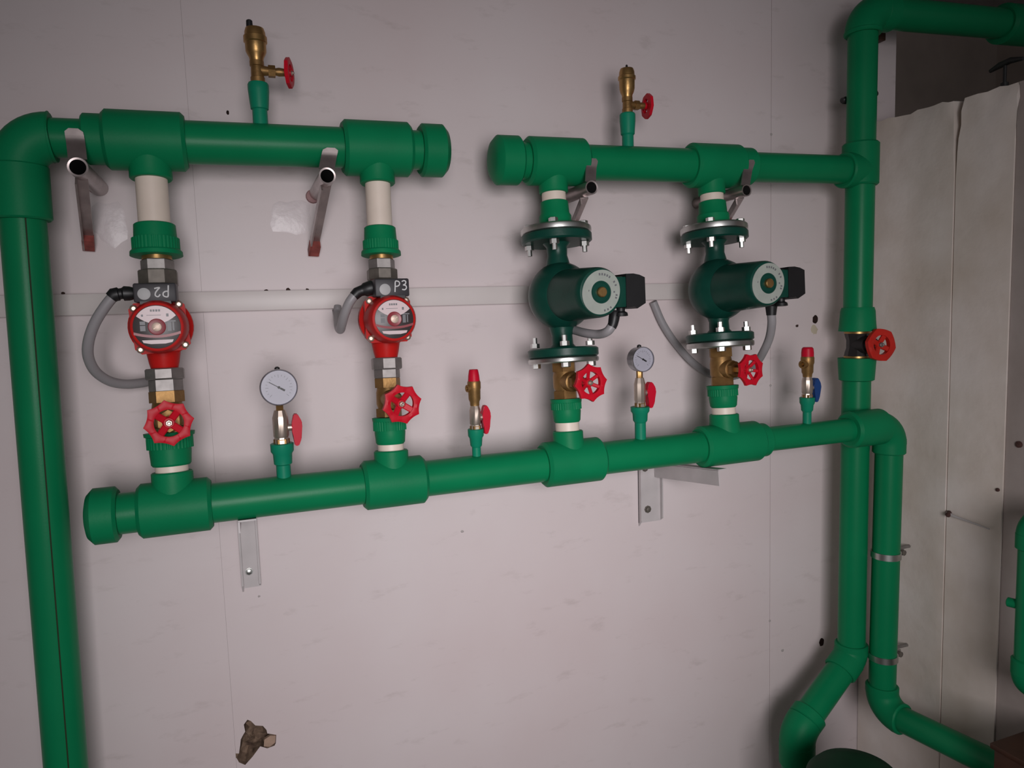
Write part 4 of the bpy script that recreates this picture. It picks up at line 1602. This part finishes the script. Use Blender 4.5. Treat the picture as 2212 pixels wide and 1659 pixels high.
# ------------------------------------------------------------------ things at the right edge
q = P(1850, 1650, -0.40)
bm = B()
R = 0.105
lathe(bm, (q.x, q.y, 0), (0, 0, 1), [(0, R * 0.8), (0.02, R), (q.z - 0.055, R), (q.z - 0.035, R * 0.95), (q.z - 0.016, R * 0.78), (q.z - 0.004, R * 0.45), (q.z, 0)], 48)
ves = thing('pressure_vessel', 'dark green rounded vessel top between the two pipe feet in the bottom right corner', 'tank', (q.x, q.y, 0))
part('shell', bm, 'vessel', ves)
bm = B()
lathe(bm, (q.x, q.y, 0), (0, 0, 1), [(q.z - 0.075, R), (q.z - 0.075, R + 0.004), (q.z - 0.062, R + 0.004), (q.z - 0.062, R)], 48, cap=False)
part('seam_band', bm, 'vessel', ves)

# green pipe at the right edge
xe = 1.50
e0 = PX(2222, 1300, xe)
bm = B()
edge_pipe = thing('wall_pipe', 'green pipe with rounded ends on the wall at the right edge of the view', 'pipe', (e0.x, e0.y, PX(2222, 1500, xe).z))
zt, zb = PX(2222, 1122, xe).z, PX(2222, 1488, xe).z
rp = 26 * mpp(e0)
VA = Axis((e0.x, e0.y, zt), (e0.x, e0.y, zb))
pipe_run(edge_pipe, VA, 0.03, (zt - zb) - 0.03, rp * 0.9)
for zz, s in ((zt, 1), (zb, -1)):
    bm = B()
    bend(bm, (e0.x, e0.y, zz), (0, 0, s), (0.96, -0.28, 0), rp * 1.08, rp * 1.3, 10, 28)
    lathe(bm, (e0.x, e0.y, zz), (0, 0, -s), [(rp * 1.2, rp * 1.1), (rp * 2.4, rp * 1.1), (rp * 2.5, rp * 0.95)], 28)
    lathe(bm, (e0.x, e0.y, zz), (0.96, -0.28, 0), [(rp * 1.2, rp * 1.05), (XR - e0.x - 0.002, rp * 1.05)], 28)
    part('elbow', bm, 'greenfit', edge_pipe)
bm = B()
q = PX(2196, 1302, xe)
lathe(bm, (e0.x, e0.y, q.z), (-0.3, 0.95, 0), [(0, 0.010), (rp + 0.012, 0.010), (rp + 0.014, 0.007)], 14)
part('nub', bm, 'greenfit', edge_pipe)

# brown board in the bottom right corner
q = PX(2138, 1604, 1.40)
bx = thing('wooden_box', 'dark brown box at the extreme bottom right, at the end of the pipe', 'box', (1.49, q.y - 0.15, 0))
bm = B()
box(bm, (1.49, q.y - 0.15, q.z / 2 - 0.006), (0.17, 0.29, q.z - 0.012), bevel=0.004)
part('body', bm, 'brown', bx)
bm = B()
box(bm, (1.49, q.y - 0.15, q.z - 0.006), (0.18, 0.30, 0.012), bevel=0.002)
part('lid', bm, 'brown', bx)

# rusty nail in the right wall and small dark things by the partition's top
q = PX(2050, 1108, XR)
bm = B()
n0, n1 = q + Vector((0.001, 0, 0)), PX(2137, 1143, XR - 0.006)
lathe(bm, q, (-1, -0.6, -0.1), [(0, 0.0065), (0.016, 0.006), (0.020, 0.003)], 10)
ns = thing('rusty_nail', 'rusty bent nail lying against the right wall', 'nail', q)
part('head', bm, 'darkrust', ns)
bm = B()
sweep(bm, [q + Vector((-0.008, 0, 0)), q.lerp(n1, 0.25) + Vector((-0.006, 0, 0)), q.lerp(n1, 0.7) + Vector((-0.001, 0, 0)), n1], [0.0045, 0.003, 0.0022, 0.0015], 10)
part('shank', bm, 'painted', ns)
for x, y, r, lab in ((2156, 1058, 0.0042, 'small dark nail head on the right wall, at the joint'),
                     (2202, 960, 0.0075, 'dark nail head on the right wall at the right edge')):
    q = PX(x, y, XR + (0.006 if x > 2157 else 0.002))
    bm = B()
    lathe(bm, q, (-1, 0, 0), [(-0.001, r), (0.003, r), (0.0045, r * 0.5)], 12)
    single('nail_head', bm, 'darkrust', lab, 'nail', q)
q = PX(2170, 179, XR + 0.045)
tv = thing('tap_handle', 'black T-shaped tap standing on top of the right wall', 'tap', q)
bm = B()
zt = PX(2170, 138, XR + 0.045).z
lathe(bm, q + Vector((0, 0, -0.012)), (0, 0, 1), [(0, 0.008), (0.012, 0.008), (0.013, 0.0038), (zt - q.z + 0.012, 0.0038)], 12)
part('stem', bm, 'black', tv)
bm = B()
sweep(bm, [(q.x, q.y + 0.035, zt - 0.006), (q.x, q.y + 0.012, zt), (q.x, q.y - 0.012, zt + 0.003), (q.x, q.y - 0.04, zt - 0.002)], [0.004, 0.007, 0.007, 0.004], 12)
part('handle', bm, 'black', tv)
# screw heads along the right panel joint
for x, y in ((1661, 290), (1661, 833), (1672, 1339)):
    q = P(x, y, 0)
    q.x = seam_b
    bm = B()
    lathe(bm, q, (0, -1, 0), [(0.001, 0.0032), (-0.0, 0.0035), (0.0012, 0.0030), (0.0015, 0)], 10)
    part('screw_head', bm, 'seam', wall_back)

# things that repeat share a group
GROUPS = {'gate_valve': 'gate valves with red handwheels', 'threaded_adapter': 'ribbed green threaded adapters', 'pipe_union': 'iron pipe unions of the red pumps',
          'backing_flange': 'bolted steel flanges of the green pumps', 'flange_adapter': 'smooth green flange adapters', 'pipe_bracket': 'steel tube brackets under the upper manifolds',
          'support_bracket': 'folded steel brackets under the lower manifold', 'cable_hose': 'grey cable hoses of the pumps', 'pressure_gauge': 'pressure gauges on the lower manifold',
          'ball_valve': 'small ball valves on the lower manifold', 'safety_valve': 'safety valves on the lower manifold', 'air_vent': 'brass air vents on the upper manifolds',
          'angle_valve': 'angle valves under the air vents', 'pipe_manifold': 'green pipe manifolds', 'riser_pipe': 'green riser pipes', 'pipe_clamp': 'steel clamps on the corner pipe',
          'pipe_clip': 'wall clips behind the risers', 'nail_head': 'nail heads on the right wall'}
for o in list(COL.objects):
    if o.parent is None and 'label' in o:
        base = o.name.split('.')[0]
        if base == 'circulation_pump':
            o['group'] = 'red circulation pumps' if 'red circulation' in o['label'] else 'dark green flanged pumps'
        elif base in GROUPS:
            o['group'] = GROUPS[base]
